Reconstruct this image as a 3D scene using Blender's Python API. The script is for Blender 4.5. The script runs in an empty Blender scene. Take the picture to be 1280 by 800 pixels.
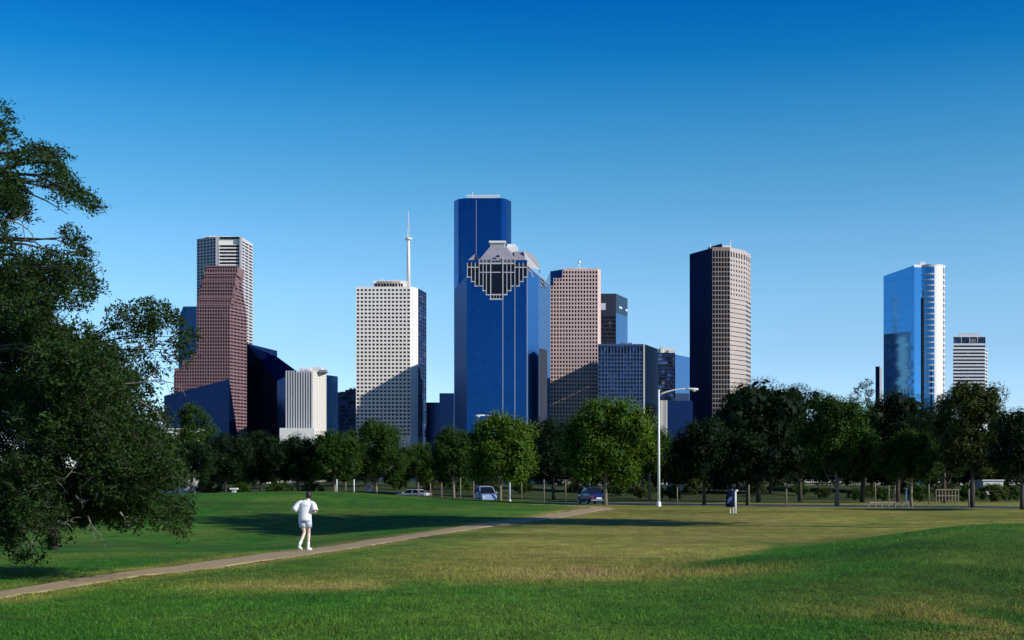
import bpy, bmesh, math, random
import numpy as np
from mathutils import Vector, Matrix, Quaternion

random.seed(7); rng = np.random.default_rng(11)
R = math.radians
scene = bpy.context.scene
COL = scene.collection
F = 1778.0          # focal length in photograph pixels (50 mm lens)
EYE = 1.8

# ------------------------------------------------------------------ helpers
def X(px, D): return (px - 640.0) * D / F
def Z(py, D): return EYE + (613.0 - py) * D / F
def ss(a, b, x):
    t = np.clip((x - a) / (b - a), 0, 1); return t * t * (3 - 2 * t)

def tag(o, label=None, cat=None, group=None, kind=None):
    if label: o['label'] = label
    if cat: o['category'] = cat
    if group: o['group'] = group
    if kind: o['kind'] = kind
    return o

def empty(name, loc, label=None, cat=None, group=None, rz=0.0):
    o = bpy.data.objects.new(name, None); COL.objects.link(o)
    o.location = loc; o.rotation_euler = (0, 0, rz); o.empty_display_size = 0.5
    return tag(o, label, cat, group)

def link(name, me, mat, parent=None, loc=(0, 0, 0)):
    o = bpy.data.objects.new(name, me); COL.objects.link(o)
    if mat is not None and len(me.materials) == 0: me.materials.append(mat)
    if parent: o.parent = parent
    o.location = loc
    return o

class MB:
    def __init__(s): s.v = []; s.f = []
    def add(s, vs, fs):
        b = len(s.v); s.v += [tuple(p) for p in vs]; s.f += [tuple(i + b for i in f) for f in fs]
    def quad(s, a, b, c, d): s.add([a, b, c, d], [(0, 1, 2, 3)])
    def box(s, x0, x1, y0, y1, z0, z1):
        s.add([(x0,y0,z0),(x1,y0,z0),(x1,y1,z0),(x0,y1,z0),(x0,y0,z1),(x1,y0,z1),(x1,y1,z1),(x0,y1,z1)],
              [(0,3,2,1),(4,5,6,7),(0,1,5,4),(1,2,6,5),(2,3,7,6),(3,0,4,7)])
    def pbox(s, p0, p1, D0, D1, z0, z1):         # footprint that narrows with the sight lines like a turned block
        q = [(X(p0, D0), D0), (X(p1, D0), D0), (X(p1, D1)-.01*(D1-D0), D1), (X(p0, D1)+.01*(D1-D0), D1)]
        s.add([(*a, z0) for a in q]+[(*a, z1) for a in q], [(0,3,2,1),(4,5,6,7),(0,1,5,4),(1,2,6,5),(2,3,7,6),(3,0,4,7)])
    def bar(s, a, b, w, d):                      # box along a->b
        a = Vector(a); b = Vector(b); t = (b - a).normalized()
        up = Vector((0, 0, 1)) if abs(t.z) < .9 else Vector((0, 1, 0))
        u = t.cross(up).normalized() * w / 2; v = u.cross(t).normalized() * d / 2
        P = [a-u-v, a+u-v, a+u+v, a-u+v, b-u-v, b+u-v, b+u+v, b-u+v]
        s.add(P, [(0,3,2,1),(4,5,6,7),(0,1,5,4),(1,2,6,5),(2,3,7,6),(3,0,4,7)])
    def tube(s, pts, rad, n=8, caps=True):
        pts = [Vector(p) for p in pts]; b = len(s.v); prev = None
        for i, p in enumerate(pts):
            t = (pts[min(i+1, len(pts)-1)] - pts[max(i-1, 0)]).normalized()
            if prev is None:
                u = t.cross(Vector((0, 0, 1)) if abs(t.z) < .9 else Vector((1, 0, 0))).normalized()
            else:
                u = (prev - t * prev.dot(t)).normalized()
            prev = u; v = t.cross(u); r = rad[i] if hasattr(rad, '__len__') else rad
            ru, rv = (r if hasattr(r, '__len__') else (r, r))
            for k in range(n):
                a = 2*math.pi*k/n; s.v.append(tuple(p + u*math.cos(a)*ru + v*math.sin(a)*rv))
        for i in range(len(pts)-1):
            for k in range(n):
                k2 = (k+1) % n; s.f.append((b+i*n+k, b+i*n+k2, b+(i+1)*n+k2, b+(i+1)*n+k))
        if caps:
            s.f.append(tuple(b+k for k in range(n))[::-1]); e = b+(len(pts)-1)*n
            s.f.append(tuple(e+k for k in range(n)))
    def loft(s, rings, caps=True):               # rings: lists of equal length
        b = len(s.v); n = len(rings[0])
        for r in rings: s.v += [tuple(p) for p in r]
        for i in range(len(rings)-1):
            for k in range(n):
                k2 = (k+1) % n; s.f.append((b+i*n+k, b+i*n+k2, b+(i+1)*n+k2, b+(i+1)*n+k))
        if caps:
            s.f.append(tuple(b+k for k in range(n))[::-1]); e = b+(len(rings)-1)*n
            s.f.append(tuple(e+k for k in range(n)))
    def build(s, name, mat, parent=None, org=(0, 0, 0), smooth=False, loc=(0, 0, 0), bevel=0):
        me = bpy.data.meshes.new(name)
        me.from_pydata([(p[0]-org[0], p[1]-org[1], p[2]-org[2]) for p in s.v], [], s.f); me.update()
        bm = bmesh.new(); bm.from_mesh(me); bmesh.ops.recalc_face_normals(bm, faces=bm.faces); bm.to_mesh(me); bm.free()
        if smooth: me.polygons.foreach_set('use_smooth', [True]*len(me.polygons))
        o = link(name, me, mat, parent, loc)
        if bevel:
            m = o.modifiers.new('Bevel', 'BEVEL'); m.width = bevel; m.segments = 2; m.limit_method = 'ANGLE'
        return o

def np_mesh(name, V, n, smooth=False, col=None):  # V: (k*n,3) vertices, k faces of n corners each
    me = bpy.data.meshes.new(name); N = len(V); k = N // n
    me.vertices.add(N); me.vertices.foreach_set('co', V.astype(np.float32).ravel())
    me.loops.add(N); me.loops.foreach_set('vertex_index', np.arange(N, dtype=np.int32))
    me.polygons.add(k); me.polygons.foreach_set('loop_start', np.arange(0, N, n, dtype=np.int32))
    me.polygons.foreach_set('loop_total', np.full(k, n, dtype=np.int32))
    if col is not None:
        a = me.color_attributes.new('tint', 'FLOAT_COLOR', 'POINT'); a.data.foreach_set('color', col.astype(np.float32).ravel())
    me.update(calc_edges=True); me.validate()
    return me

# ------------------------------------------------------------------ materials
def mk(name):
    m = bpy.data.materials.new(name); m.use_nodes = True; nt = m.node_tree
    return m, nt, nt.nodes['Principled BSDF']

def mat(name, c, rough=.6, metal=0.0, var=.12, scale=3.0, bump=0.0, spec=.5, c2=None, detail=4):
    m, nt, p = mk(name); N = nt.nodes.new; L = nt.links.new
    p.inputs['Roughness'].default_value = rough; p.inputs['Metallic'].default_value = metal
    p.inputs['Specular IOR Level'].default_value = spec
    tc = N('ShaderNodeTexCoord'); n = N('ShaderNodeTexNoise'); n.inputs['Scale'].default_value = scale; n.inputs['Detail'].default_value = detail
    L(tc.outputs['Object'], n.inputs['Vector'])
    mx = N('ShaderNodeMix'); mx.data_type = 'RGBA'
    a = c; b = c2 or tuple(x*(1-2*var) for x in c)
    mx.inputs['A'].default_value = (*a, 1) if c2 else (*[x*(1+var) for x in a], 1); mx.inputs['B'].default_value = (*b, 1)
    L(n.outputs['Fac'], mx.inputs['Factor']); L(mx.outputs['Result'], p.inputs['Base Color'])
    if bump:
        bp = N('ShaderNodeBump'); bp.inputs['Strength'].default_value = bump; bp.inputs['Distance'].default_value = .02
        L(n.outputs['Fac'], bp.inputs['Height']); L(bp.outputs['Normal'], p.inputs['Normal'])
    return m

def glass_panels(name, c, rough=.12, metal=.75, pw=1.6, ph=3.9, tilt=.012, var=.12, line=.75, spec=.5):
    """reflective curtain wall: pane-sized variation of tone and tilt, thin mullion and floor lines"""
    m, nt, p = mk(name); N = nt.nodes.new; L = nt.links.new
    p.inputs['Metallic'].default_value = metal; p.inputs['Roughness'].default_value = rough; p.inputs['Specular IOR Level'].default_value = spec
    g = N('ShaderNodeNewGeometry'); sep = N('ShaderNodeSeparateXYZ'); L(g.outputs['Position'], sep.inputs[0])
    s = N('ShaderNodeMath'); s.operation = 'ADD'; L(sep.outputs['X'], s.inputs[0])
    yy = N('ShaderNodeMath'); yy.operation = 'MULTIPLY'; yy.inputs[1].default_value = .77; L(sep.outputs['Y'], yy.inputs[0]); L(yy.outputs[0], s.inputs[1])
    def fl(src, q):
        d = N('ShaderNodeMath'); d.operation = 'DIVIDE'; d.inputs[1].default_value = q; L(src, d.inputs[0])
        f = N('ShaderNodeMath'); f.operation = 'FLOOR'; L(d.outputs[0], f.inputs[0])
        r = N('ShaderNodeMath'); r.operation = 'FRACT'; L(d.outputs[0], r.inputs[0]); return f.outputs[0], r.outputs[0]
    fx, rx = fl(s.outputs[0], pw); fz, rz = fl(sep.outputs['Z'], ph)
    cb = N('ShaderNodeCombineXYZ'); L(fx, cb.inputs[0]); L(fz, cb.inputs[1])
    w = N('ShaderNodeTexWhiteNoise'); w.noise_dimensions = '2D'; L(cb.outputs[0], w.inputs['Vector'])
    mx = N('ShaderNodeMix'); mx.data_type = 'RGBA'
    mx.inputs['A'].default_value = (*[x*(1-var) for x in c], 1); mx.inputs['B'].default_value = (*[x*(1+var) for x in c], 1)
    L(w.outputs['Value'], mx.inputs['Factor'])
    lt = N('ShaderNodeMath'); lt.operation = 'LESS_THAN'; lt.inputs[1].default_value = .12; L(rz, lt.inputs[0])
    m2 = N('ShaderNodeMix'); m2.data_type = 'RGBA'; m2.blend_type = 'MULTIPLY'; L(lt.outputs[0], m2.inputs['Factor'])
    L(mx.outputs['Result'], m2.inputs['A']); m2.inputs['B'].default_value = (line, line, line, 1)
    L(m2.outputs['Result'], p.inputs['Base Color'])
    sub = N('ShaderNodeVectorMath'); sub.operation = 'SUBTRACT'; L(w.outputs['Color'], sub.inputs[0]); sub.inputs[1].default_value = (.5, .5, .5)
    sc = N('ShaderNodeVectorMath'); sc.operation = 'SCALE'; sc.inputs['Scale'].default_value = tilt; L(sub.outputs[0], sc.inputs[0])
    ad = N('ShaderNodeVectorMath'); ad.operation = 'ADD'; L(g.outputs['Normal'], ad.inputs[0]); L(sc.outputs[0], ad.inputs[1])
    nm = N('ShaderNodeVectorMath'); nm.operation = 'NORMALIZE'; L(ad.outputs[0], nm.inputs[0]); L(nm.outputs[0], p.inputs['Normal'])
    return m

def window_mat(name, c, var=.6, rough=.3):
    m, nt, p = mk(name); N = nt.nodes.new; L = nt.links.new
    p.inputs['Roughness'].default_value = rough; p.inputs['Specular IOR Level'].default_value = .22
    g = N('ShaderNodeNewGeometry'); sn = N('ShaderNodeVectorMath'); sn.operation = 'SNAP'; sn.inputs[1].default_value = (3.1, 30, 3.7); L(g.outputs['Position'], sn.inputs[0])
    w = N('ShaderNodeTexWhiteNoise'); L(sn.outputs[0], w.inputs['Vector'])
    rp = N('ShaderNodeValToRGB'); L(w.outputs['Value'], rp.inputs[0]); r_ = rp.color_ramp; r_.elements[0].color = (*[x*.3 for x in c], 1); r_.elements[1].color = (.16, .155, .14, 1)
    for q_, k_ in ((.5, 1.0), (.8, 2.0), (.93, 4.5)): e_ = r_.elements.new(q_); e_.color = (*[x*k_ for x in c], 1)
    L(rp.outputs[0], p.inputs['Base Color'])
    return m

def leaf_mat(name, dark, light, trans=.22):
    m, nt, p = mk(name); N = nt.nodes.new; L = nt.links.new
    p.inputs['Roughness'].default_value = .6; p.inputs['Specular IOR Level'].default_value = .12
    at = N('ShaderNodeAttribute'); at.attribute_name = 'tint'
    mx = N('ShaderNodeMix'); mx.data_type = 'RGBA'; mx.inputs['A'].default_value = (*dark, 1); mx.inputs['B'].default_value = (*light, 1)
    L(at.outputs['Fac'], mx.inputs['Factor'])
    L(mx.outputs['Result'], p.inputs['Base Color'])
    t = N('ShaderNodeBsdfTranslucent'); L(mx.outputs['Result'], t.inputs['Color'])
    ms = N('ShaderNodeMixShader'); ms.inputs[0].default_value = trans
    out = nt.nodes['Material Output']; L(p.outputs[0], ms.inputs[1]); L(t.outputs[0], ms.inputs[2]); L(ms.outputs[0], out.inputs[0])
    return m

M = {}
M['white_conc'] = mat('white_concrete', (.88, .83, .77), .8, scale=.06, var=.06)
M['grey_conc'] = mat('pale_grey_concrete', (.50, .50, .52), .8, scale=.05, var=.06)
M['cream_conc'] = mat('cream_concrete', (.60, .56, .50), .85, scale=.05, var=.06)
M['purple_granite'] = mat('purple_granite', (.22, .125, .135), .7, scale=.05, var=.07)
M['pink_granite'] = mat('pink_granite', (.63, .455, .42), .7, scale=.05, var=.05)
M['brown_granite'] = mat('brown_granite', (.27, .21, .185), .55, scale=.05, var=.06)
M['slab_frame'] = mat('shade_blue_mullions', (.036, .075, .18), .5, scale=.05, var=.06)  # bluish shade of the slab front is put into this colour
M['bay_dark'] = mat('dark_bay_glass', (.004, .006, .02), .3, scale=.2, var=.3, spec=.25)  # even near-black navy for the crest bays
M['dark_metal_panel'] = mat('dark_navy_panel', (.010, .018, .042), .7, scale=.05, var=.1)
M['crest_grey'] = mat('grey_granite', (.27, .26, .31), .6, scale=.05, var=.06)
M['crest_light'] = mat('pale_granite', (.52, .52, .55), .6, scale=.05, var=.06)
M['white_metal'] = mat('white_painted_metal', (.78, .78, .76), .45, scale=.6, var=.05)
M['band_white'] = mat('white_spandrel_panel', (.62, .64, .68), .5, scale=.05, var=.05)
M['brown_lit'] = mat('brown_granite_lit_tone', (.44, .38, .35), .55, scale=.05, var=.05)  # lit copy of the brown granite, sunlight put into its colour
M['silver'] = mat('white_highlight_panel', (.92, .92, .93), .4, metal=.0, scale=.05, var=.03)  # white strip standing for the sun highlight on the rounded end
M['glass_blue'] = glass_panels('deep_blue_glass', (.005, .055, .195), metal=.9, rough=.14, tilt=.014, var=.08, line=.84)
M['glass_blue_soft'] = glass_panels('mid_blue_glass', (.01, .09, .26), metal=.6, rough=.4, tilt=.004, var=.05, line=.9)
M['glass_sky'] = glass_panels('sky_blue_glass', (.05, .18, .36), metal=.95, rough=.05, tilt=.006, var=.04, line=.9)
M['glass_matte'] = glass_panels('matte_blue_glass', (.045, .15, .34), metal=.2, rough=.5, tilt=.0, var=.04, line=.92)
M['glass_haze'] = glass_panels('pale_blue_glass', (.07, .20, .42), metal=.9, rough=.2, tilt=.01, var=.04, line=.9)
M['glass_navy'] = glass_panels('navy_glass', (.006, .022, .085), metal=.8, rough=.15, tilt=.01, var=.08, line=.9)
M['glass_navy2'] = glass_panels('slate_navy_glass', (.016, .06, .15), metal=.8, rough=.2, tilt=.01, var=.08, line=.9)
M['glass_black'] = glass_panels('black_bronze_glass', (.004, .012, .045), metal=.8, rough=.15, tilt=.01, var=.12, line=.85)
M['win_dark'] = window_mat('dark_window_glass', (.012, .012, .02))
M['win_blue'] = window_mat('blue_window_glass', (.012, .03, .085))
M['lamp_glass'] = mat('frosted_lamp_glass', (.7, .72, .72), .3, scale=5)
M['bark'] = mat('grey_brown_bark', (.06, .05, .038), .9, scale=6, var=.3, bump=.6)
M['bark_pale'] = mat('pale_brown_bark', (.24, .20, .15), .9, scale=5, var=.3, bump=.6)  # pale brown bark tone
M['dead_twig'] = mat('bare_pale_twig', (.20, .175, .15), .9, scale=8, var=.2)
M['leaf_bright'] = leaf_mat('fresh_green_leaves', (.016, .05, .005), (.14, .235, .018), .22)
M['leaf_mid'] = leaf_mat('mid_green_leaves', (.008, .028, .004), (.060, .125, .013), .17)
M['leaf_dark'] = leaf_mat('dark_oak_leaves', (.003, .011, .003), (.017, .042, .008), .10)
M['leaf_olive'] = leaf_mat('olive_leaves', (.018, .032, .006), (.09, .115, .022), .18)
M['leaf_near'] = leaf_mat('dark_hanging_leaves', (.004, .014, .003), (.040, .085, .013), .14)
M['skin'] = mat('fair_skin', (.74, .56, .46), .5, scale=8, var=.05)
M['hair'] = mat('dark_hair', (.012, .009, .008), .6, scale=60, var=.3)
M['tshirt'] = mat('white_cotton', (.86, .87, .88), .85, scale=5, var=.03, bump=.4)
M['shorts'] = mat('pale_blue_cotton', (.55, .64, .80), .85, scale=5, var=.08, bump=.4)
M['shoe'] = mat('white_trainer', (.72, .72, .72), .6, scale=12, var=.05)
M['print'] = mat('grey_print', (.18, .2, .27), .8, scale=20, var=.1)
M['navy_cloth'] = mat('navy_cloth', (.006, .010, .032), .9, spec=.05, scale=6, var=.2, bump=.5)
M['blue_cloth'] = mat('blue_cloth', (.02, .055, .15), .8, scale=6, var=.1)
M['tyre'] = mat('black_tyre', (.015, .015, .016), .85, scale=20)
M['rim'] = mat('alloy_rim', (.5, .5, .52), .3, metal=.8, scale=10)
M['car_blue'] = mat('dark_blue_car_paint', (.006, .018, .11), .22, scale=2, var=.03)
M['car_white'] = mat('shaded_white_car_paint', (.42, .46, .52), .25, scale=2, var=.03)  # white paint darkened to carry the shade the car stands in
M['car_pale'] = mat('pale_blue_car_paint', (.26, .36, .55), .25, scale=2, var=.03)
M['car_glass'] = mat('dark_car_glass', (.01, .014, .02), .08, scale=2)
M['chrome'] = mat('dull_chrome', (.55, .55, .56), .25, metal=.9, scale=5)
M['head'] = mat('headlamp_glass', (.7, .7, .66), .15, scale=5)
M['tail'] = mat('red_lamp_glass', (.35, .015, .012), .2, scale=5)
M['plate'] = mat('licence_plate', (.8, .8, .8), .5, scale=5, var=.02)
M['stone'] = mat('pale_rubble_stone', (.30, .27, .21), .9, scale=1.2, var=.3, bump=.8)
M['white_wall'] = mat('white_render', (.72, .70, .66), .85, scale=.4, var=.06)  # plain white render
M['wood'] = mat('weathered_wood', (.19, .16, .11), .85, scale=4, var=.25, bump=.4)
M['shutter'] = mat('dark_opening', (.03, .03, .035), .6, scale=2)

# ------------------------------------------------------------------ light, sky, camera
SUN_AZ = R(64)      # measured from straight behind the camera towards the right
SUN_EL = R(28)
sd = Vector((math.sin(SUN_AZ)*math.cos(SUN_EL), -math.cos(SUN_AZ)*math.cos(SUN_EL), math.sin(SUN_EL)))
w = bpy.data.worlds.new('World'); scene.world = w; w.use_nodes = True
nt = w.node_tree; bg = nt.nodes['Background']
sky = nt.nodes.new('ShaderNodeTexSky'); sky.sky_type = 'NISHITA'; sky.sun_disc = False
sky.sun_elevation = SUN_EL; sky.sun_rotation = math.atan2(sd.x, sd.y)
sky.altitude = 30; sky.air_density = 1.0; sky.dust_density = .15; sky.ozone_density = 3.0
hs = nt.nodes.new('ShaderNodeHueSaturation'); hs.inputs['Saturation'].default_value = 1.28; hs.inputs['Hue'].default_value = .5
gm = nt.nodes.new('ShaderNodeGamma'); gm.inputs['Gamma'].default_value = 1.25
nt.links.new(sky.outputs[0], hs.inputs['Color']); nt.links.new(hs.outputs[0], gm.inputs['Color']); 
tcw = nt.nodes.new('ShaderNodeTexCoord'); spw = nt.nodes.new('ShaderNodeSeparateXYZ'); nt.links.new(tcw.outputs['Generated'], spw.inputs[0])
rmp = nt.nodes.new('ShaderNodeValToRGB'); nt.links.new(spw.outputs['Z'], rmp.inputs[0]); er = rmp.color_ramp
grade = [(.0, (.98, 1.1, 1.9)), (.035, (1.06, 1.18, 1.82)), (.07, (1.22, 1.25, 1.64)), (.098, (1.32, 1.25, 1.42)), (.133, (1.58, 1.43, 1.39)), (.173, (1.56, 1.47, 1.34)), (.213, (1.2, 1.42, 1.25)), (.252, (.70, 1.32, 1.24)), (.29, (.15, 1.08, 1.20)), (.326, (.02, .84, 1.18)), (.45, (.04, .5, .95)), (.8, (.1, .35, .65))]
while len(er.elements) > 1: er.elements.remove(er.elements[-1])
er.elements[0].position = 0; er.elements[0].color = (*[c/2.5 for c in grade[0][1]], 1)
for q_, c_ in grade[1:]: e_ = er.elements.new(q_); e_.color = (*[c/2.5 for c in c_], 1)
mlt = nt.nodes.new('ShaderNodeMix'); mlt.data_type = 'RGBA'; mlt.blend_type = 'MULTIPLY'; mlt.inputs['Factor'].default_value = 1
nt.links.new(gm.outputs[0], mlt.inputs['A']); nt.links.new(rmp.outputs[0], mlt.inputs['B']); nt.links.new(mlt.outputs['Result'], bg.inputs[0])
bg.inputs[1].default_value = .075*2.5
sl = bpy.data.lights.new('sun', 'SUN'); sl.energy = 5.0; sl.angle = R(.5); sl.color = (1, .945, .86)
so = bpy.data.objects.new('sun', sl); COL.objects.link(so); so.rotation_euler = (-sd).to_track_quat('-Z', 'Y').to_euler()
so.location = (60, -30, 60)

cd = bpy.data.cameras.new('camera'); cd.lens = 36*F/1280; cd.sensor_width = 36; cd.shift_y = 213/1280; cd.clip_end = 20000; cd.clip_start = .1
cam = bpy.data.objects.new('camera', cd); COL.objects.link(cam); cam.location = (0, 0, EYE); cam.rotation_euler = (R(90), 0, 0)
scene.camera = cam
scene.view_settings.view_transform = 'Standard'; scene.view_settings.look = 'None'; scene.view_settings.exposure = 0
scene.render.resolution_x = 1024; scene.render.resolution_y = 640

# ------------------------------------------------------------------ noise + terrain functions
def _h(ix, iy, s):
    n = (ix*374761393 + iy*668265263 + s*1442695041).astype(np.int64)
    n = (n ^ (n >> 13)) * 1274126177; n &= 0x7fffffff
    return ((n ^ (n >> 16)) & 0xffff) / 65535.0
def vnoise(x, y, s=0):
    x = np.asarray(x, float); y = np.asarray(y, float)
    ix = np.floor(x).astype(np.int64); iy = np.floor(y).astype(np.int64); fx = x-ix; fy = y-iy
    fx = fx*fx*(3-2*fx); fy = fy*fy*(3-2*fy)
    a = _h(ix, iy, s); b = _h(ix+1, iy, s); c = _h(ix, iy+1, s); d = _h(ix+1, iy+1, s)
    return (a*(1-fx)+b*fx)*(1-fy) + (c*(1-fx)+d*fx)*fy
def fbm(x, y, s=0, o=4):
    t = 0; a = .5; f = 1.0
    for i in range(o): t = t + a*vnoise(x*f, y*f, s+i*17); a *= .5; f *= 2.03
    return t

ROAD = np.array([(-150, 236), (-60, 192), (-17, 163), (-3, 149), (10, 136), (26, 118), (50, 94), (90, 60), (160, 10)], float)
def seg_dist(x, y, P):
    x = np.asarray(x, float); y = np.asarray(y, float); best = np.full(np.broadcast(x, y).shape, 1e9)
    for a, b in zip(P[:-1], P[1:]):
        d = b-a; t = np.clip(((x-a[0])*d[0]+(y-a[1])*d[1])/(d@d), 0, 1)
        best = np.minimum(best, np.hypot(x-a[0]-t*d[0], y-a[1]-t*d[1]))
    return best
def H0(x, y):
    x = np.asarray(x, float); y = np.asarray(y, float)
    z = .45*ss(50, 110, y) + .10*ss(110, 140, y)
    z = z + 1.15*np.exp(-((x+22)/18)**2)*ss(62, 118, y)*(1-.35*ss(150, 210, y))
    z = z - .75*np.exp(-((y-68)/19)**2)*ss(-1, -13, x)
    z = z + .80*ss(-.5, 7.5, x-(3.6+(y-32)*.36))*ss(17, 42, y)*(1-ss(43, 64, y))
    z = z + 2.1*ss(165, 232, y)
    z = z + .22*(fbm(x/14, y/14, 3, 3)-.44)*ss(6, 20, y)*(1-ss(100, 130, y)) + .05*(fbm(x/2.2, y/2.2, 9, 2)-.4)*(1-ss(70, 110, y))
    return z
def hit(px, py, f=None):
    f = f or H0; d = 12.0
    while d < 400:
        if float(f(X(px, d), d)) >= EYE+(613-py)*d/F: return (X(px, d), d)
        d += .05 if d < 60 else .15
    return (X(px, 400), 400)
PATH_PX = [(-60, 752), (0, 743), (65, 733), (130, 722), (190, 715), (250, 707), (315, 699), (380, 690), (440, 681), (500, 672), (560, 663), (620, 655), (670, 648), (712, 642), (742, 637.5)]
PATH = [hit(*p) for p in PATH_PX]
PATH = [(PATH[0][0]*2-PATH[1][0]-2, PATH[0][1]*2-PATH[1][1]-2)] + PATH
e = PATH[-1]
PATH += [(e[0]+1.0, e[1]+7), (e[0]-.3, e[1]+13), (e[0]-3.5, e[1]+17)]
def smooth_poly(P, n=8):
    P = [np.array(p, float) for p in P]; P = [2*P[0]-P[1]] + P + [2*P[-1]-P[-2]]; out = []
    for i in range(1, len(P)-2):
        for k in range(n):
            t = k/n; a, b, c, d = P[i-1:i+3]
            out.append(.5*((2*b)+(c-a)*t+(2*a-5*b+4*c-d)*t*t+(3*b-a-3*c+d)*t**3))
    out.append(P[-2]); return np.array(out)
# light smoothing keeps the path from wiggling with the ground
Pp = np.array(PATH); Pp[3:-3] = .25*Pp[2:-4]+.5*Pp[3:-3]+.25*Pp[4:-2]
PATHC = smooth_poly(Pp, 8); ROADC = smooth_poly(ROAD, 6)
PATH_HALF = .88; ROAD_HALF = 5.2
def pathd(x, y): return seg_dist(x, y, PATHC[::3])
def roadd(x, y): return seg_dist(x, y, ROADC[::2])
def H(x, y):
    x = np.asarray(x, float); y = np.asarray(y, float)
    z = H0(x, y); rd = roadd(x, y); rz = .52 + .55*ss(-2, -40, x)
    k = 1-ss(ROAD_HALF, ROAD_HALF+5, rd); z = z*(1-k)+rz*k - .12*(rd < ROAD_HALF+.4)
    return z
def Hs(x, y): return float(H(np.array([x]), np.array([y]))[0])

def dryness(x, y):
    """1 = straw coloured, 0 = lush green; from where the plants stand"""
    n = fbm(x/3.2, y/6, 21, 4); n2 = fbm(x/.9, y/1.6, 31, 3)
    edge = 4.5+(y-35)*.37 + 1.5*(n-.45)
    left = x - (-7 + .115*(y-22))
    mead = np.maximum(ss(.45, -.45, x-edge)*ss(27, 36, y+5*(n-.45)), .85*ss(44, 50, y)) * ss(-1, 5, left)
    d = .05 + .62*mead*(.55+.75*(n2-.2))
    strip = np.exp(-((y-31-.25*x-2*(n-.5))/2.6)**2)*ss(-3, 1, x)*ss(8, 3.5, x)
    d = d + .65*strip*(.5+n2)
    strip2 = np.exp(-((y-27)/1.8)**2)*ss(-8, -4, x)*ss(0, -2, x)*.45*ss(.35, .6, n)*1.5
    corner = ss(2.5, 7, x)*np.exp(-((y-19.5)/3.2)**2)*ss(.3, .6, n2)*.55
    vg = np.exp(-((pathd(x, y)-.35-PATH_HALF*(.42+.58*ss(22, 46, y)))/.45)**2)*.5*(.3+n2)
    d = d+strip2+corner+vg
    d = d + .16*(n-.45)*2
    return np.clip(d, 0, 1)
LUSH = np.array((.031, .122, .008)); MIDG = np.array((.205, .20, .040)); DRY = np.array((.30, .22, .095))
def grass_col(x, y, jitter=0):
    d = dryness(x, y)[..., None]; n = fbm(x/.35, y/.7, 51, 3)[..., None]; b = fbm(x/9, y/5, 61, 3)[..., None]
    c = np.where(d < .5, LUSH+(MIDG-LUSH)*(d/.5), MIDG+(DRY-MIDG)*((d-.5)/.5))
    c = c*(.72+.6*n)*(.55+.95*b)
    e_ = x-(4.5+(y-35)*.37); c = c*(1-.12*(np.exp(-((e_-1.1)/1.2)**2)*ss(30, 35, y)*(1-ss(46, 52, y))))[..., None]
    return c

# ------------------------------------------------------------------ ground sheet
def grow(a, b, s, g): 
    o = [a]; 
    while o[-1] < b: o.append(o[-1]+s); s *= g
    return o
ys = sorted(set([-x for x in grow(0, 5000, 6, 1.5)][1:] + list(np.arange(0, 12, 2)) + list(np.arange(12, 60, .3)) + list(np.arange(60, 150, .6)) + list(np.arange(150, 240, 2)) + grow(240, 9000, 8, 1.35)))
xp = list(np.arange(0, 34, .35)) + grow(34, 60, .8, 1.0) + grow(61, 6000, 3, 1.3)
xs = np.array(sorted(set([-v for v in xp[1:]] + xp))); ys = np.array(ys)
gx, gy = np.meshgrid(xs, ys); gz = H(gx, gy)
pdn = pathd(gx, gy); gz = gz - .03*(pdn < PATH_HALF*(.42+.58*ss(22, 46, gy)))
V = np.stack([gx, gy, gz], -1).reshape(-1, 3); nx, ny = len(xs), len(ys)
idx = np.arange(nx*ny).reshape(ny, nx)
Fq = np.stack([idx[:-1, :-1], idx[:-1, 1:], idx[1:, 1:], idx[1:, :-1]], -1).reshape(-1, 4)
me = bpy.data.meshes.new('ground'); me.vertices.add(len(V)); me.vertices.foreach_set('co', V.astype(np.float32).ravel())
me.loops.add(Fq.size); me.loops.foreach_set('vertex_index', Fq.astype(np.int32).ravel())
me.polygons.add(len(Fq)); me.polygons.foreach_set('loop_start', np.arange(0, Fq.size, 4, dtype=np.int32)); me.polygons.foreach_set('loop_total', np.full(len(Fq), 4, dtype=np.int32))
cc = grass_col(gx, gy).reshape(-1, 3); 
far = ss(142, 175, gy).reshape(-1, 1); cc = cc*(1-far) + np.array((.045, .062, .02))*(.6+.8*fbm(gx/5, gy/8, 77, 3).reshape(-1, 1))*far  # tree shade beyond the road painted into the far ground colour
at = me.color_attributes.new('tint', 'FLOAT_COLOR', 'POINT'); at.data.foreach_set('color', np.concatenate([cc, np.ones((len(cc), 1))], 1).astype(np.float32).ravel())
me.update(calc_edges=True); me.polygons.foreach_set('use_smooth', [True]*len(me.polygons))
m, nt, p = mk('meadow_turf'); N = nt.nodes.new; L = nt.links.new
a = N('ShaderNodeAttribute'); a.attribute_name = 'tint'; tc = N('ShaderNodeTexCoord')
def noise(scale, det, sx=1, sy=1):
    mp = N('ShaderNodeMapping'); mp.inputs['Scale'].default_value = (sx, sy, 1); L(tc.outputs['Object'], mp.inputs[0])
    n = N('ShaderNodeTexNoise'); n.inputs['Scale'].default_value = scale; n.inputs['Detail'].default_value = det; n.inputs['Roughness'].default_value = .65; L(mp.outputs[0], n.inputs[0]); return n
n1 = noise(9, 6); n2 = noise(1.1, 5, 1, .6)
mr = N('ShaderNodeMapRange'); mr.inputs['From Min'].default_value = .3; mr.inputs['From Max'].default_value = .7; mr.inputs['To Min'].default_value = .45; mr.inputs['To Max'].default_value = 1.6; L(n1.outputs['Fac'], mr.inputs[0])
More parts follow.
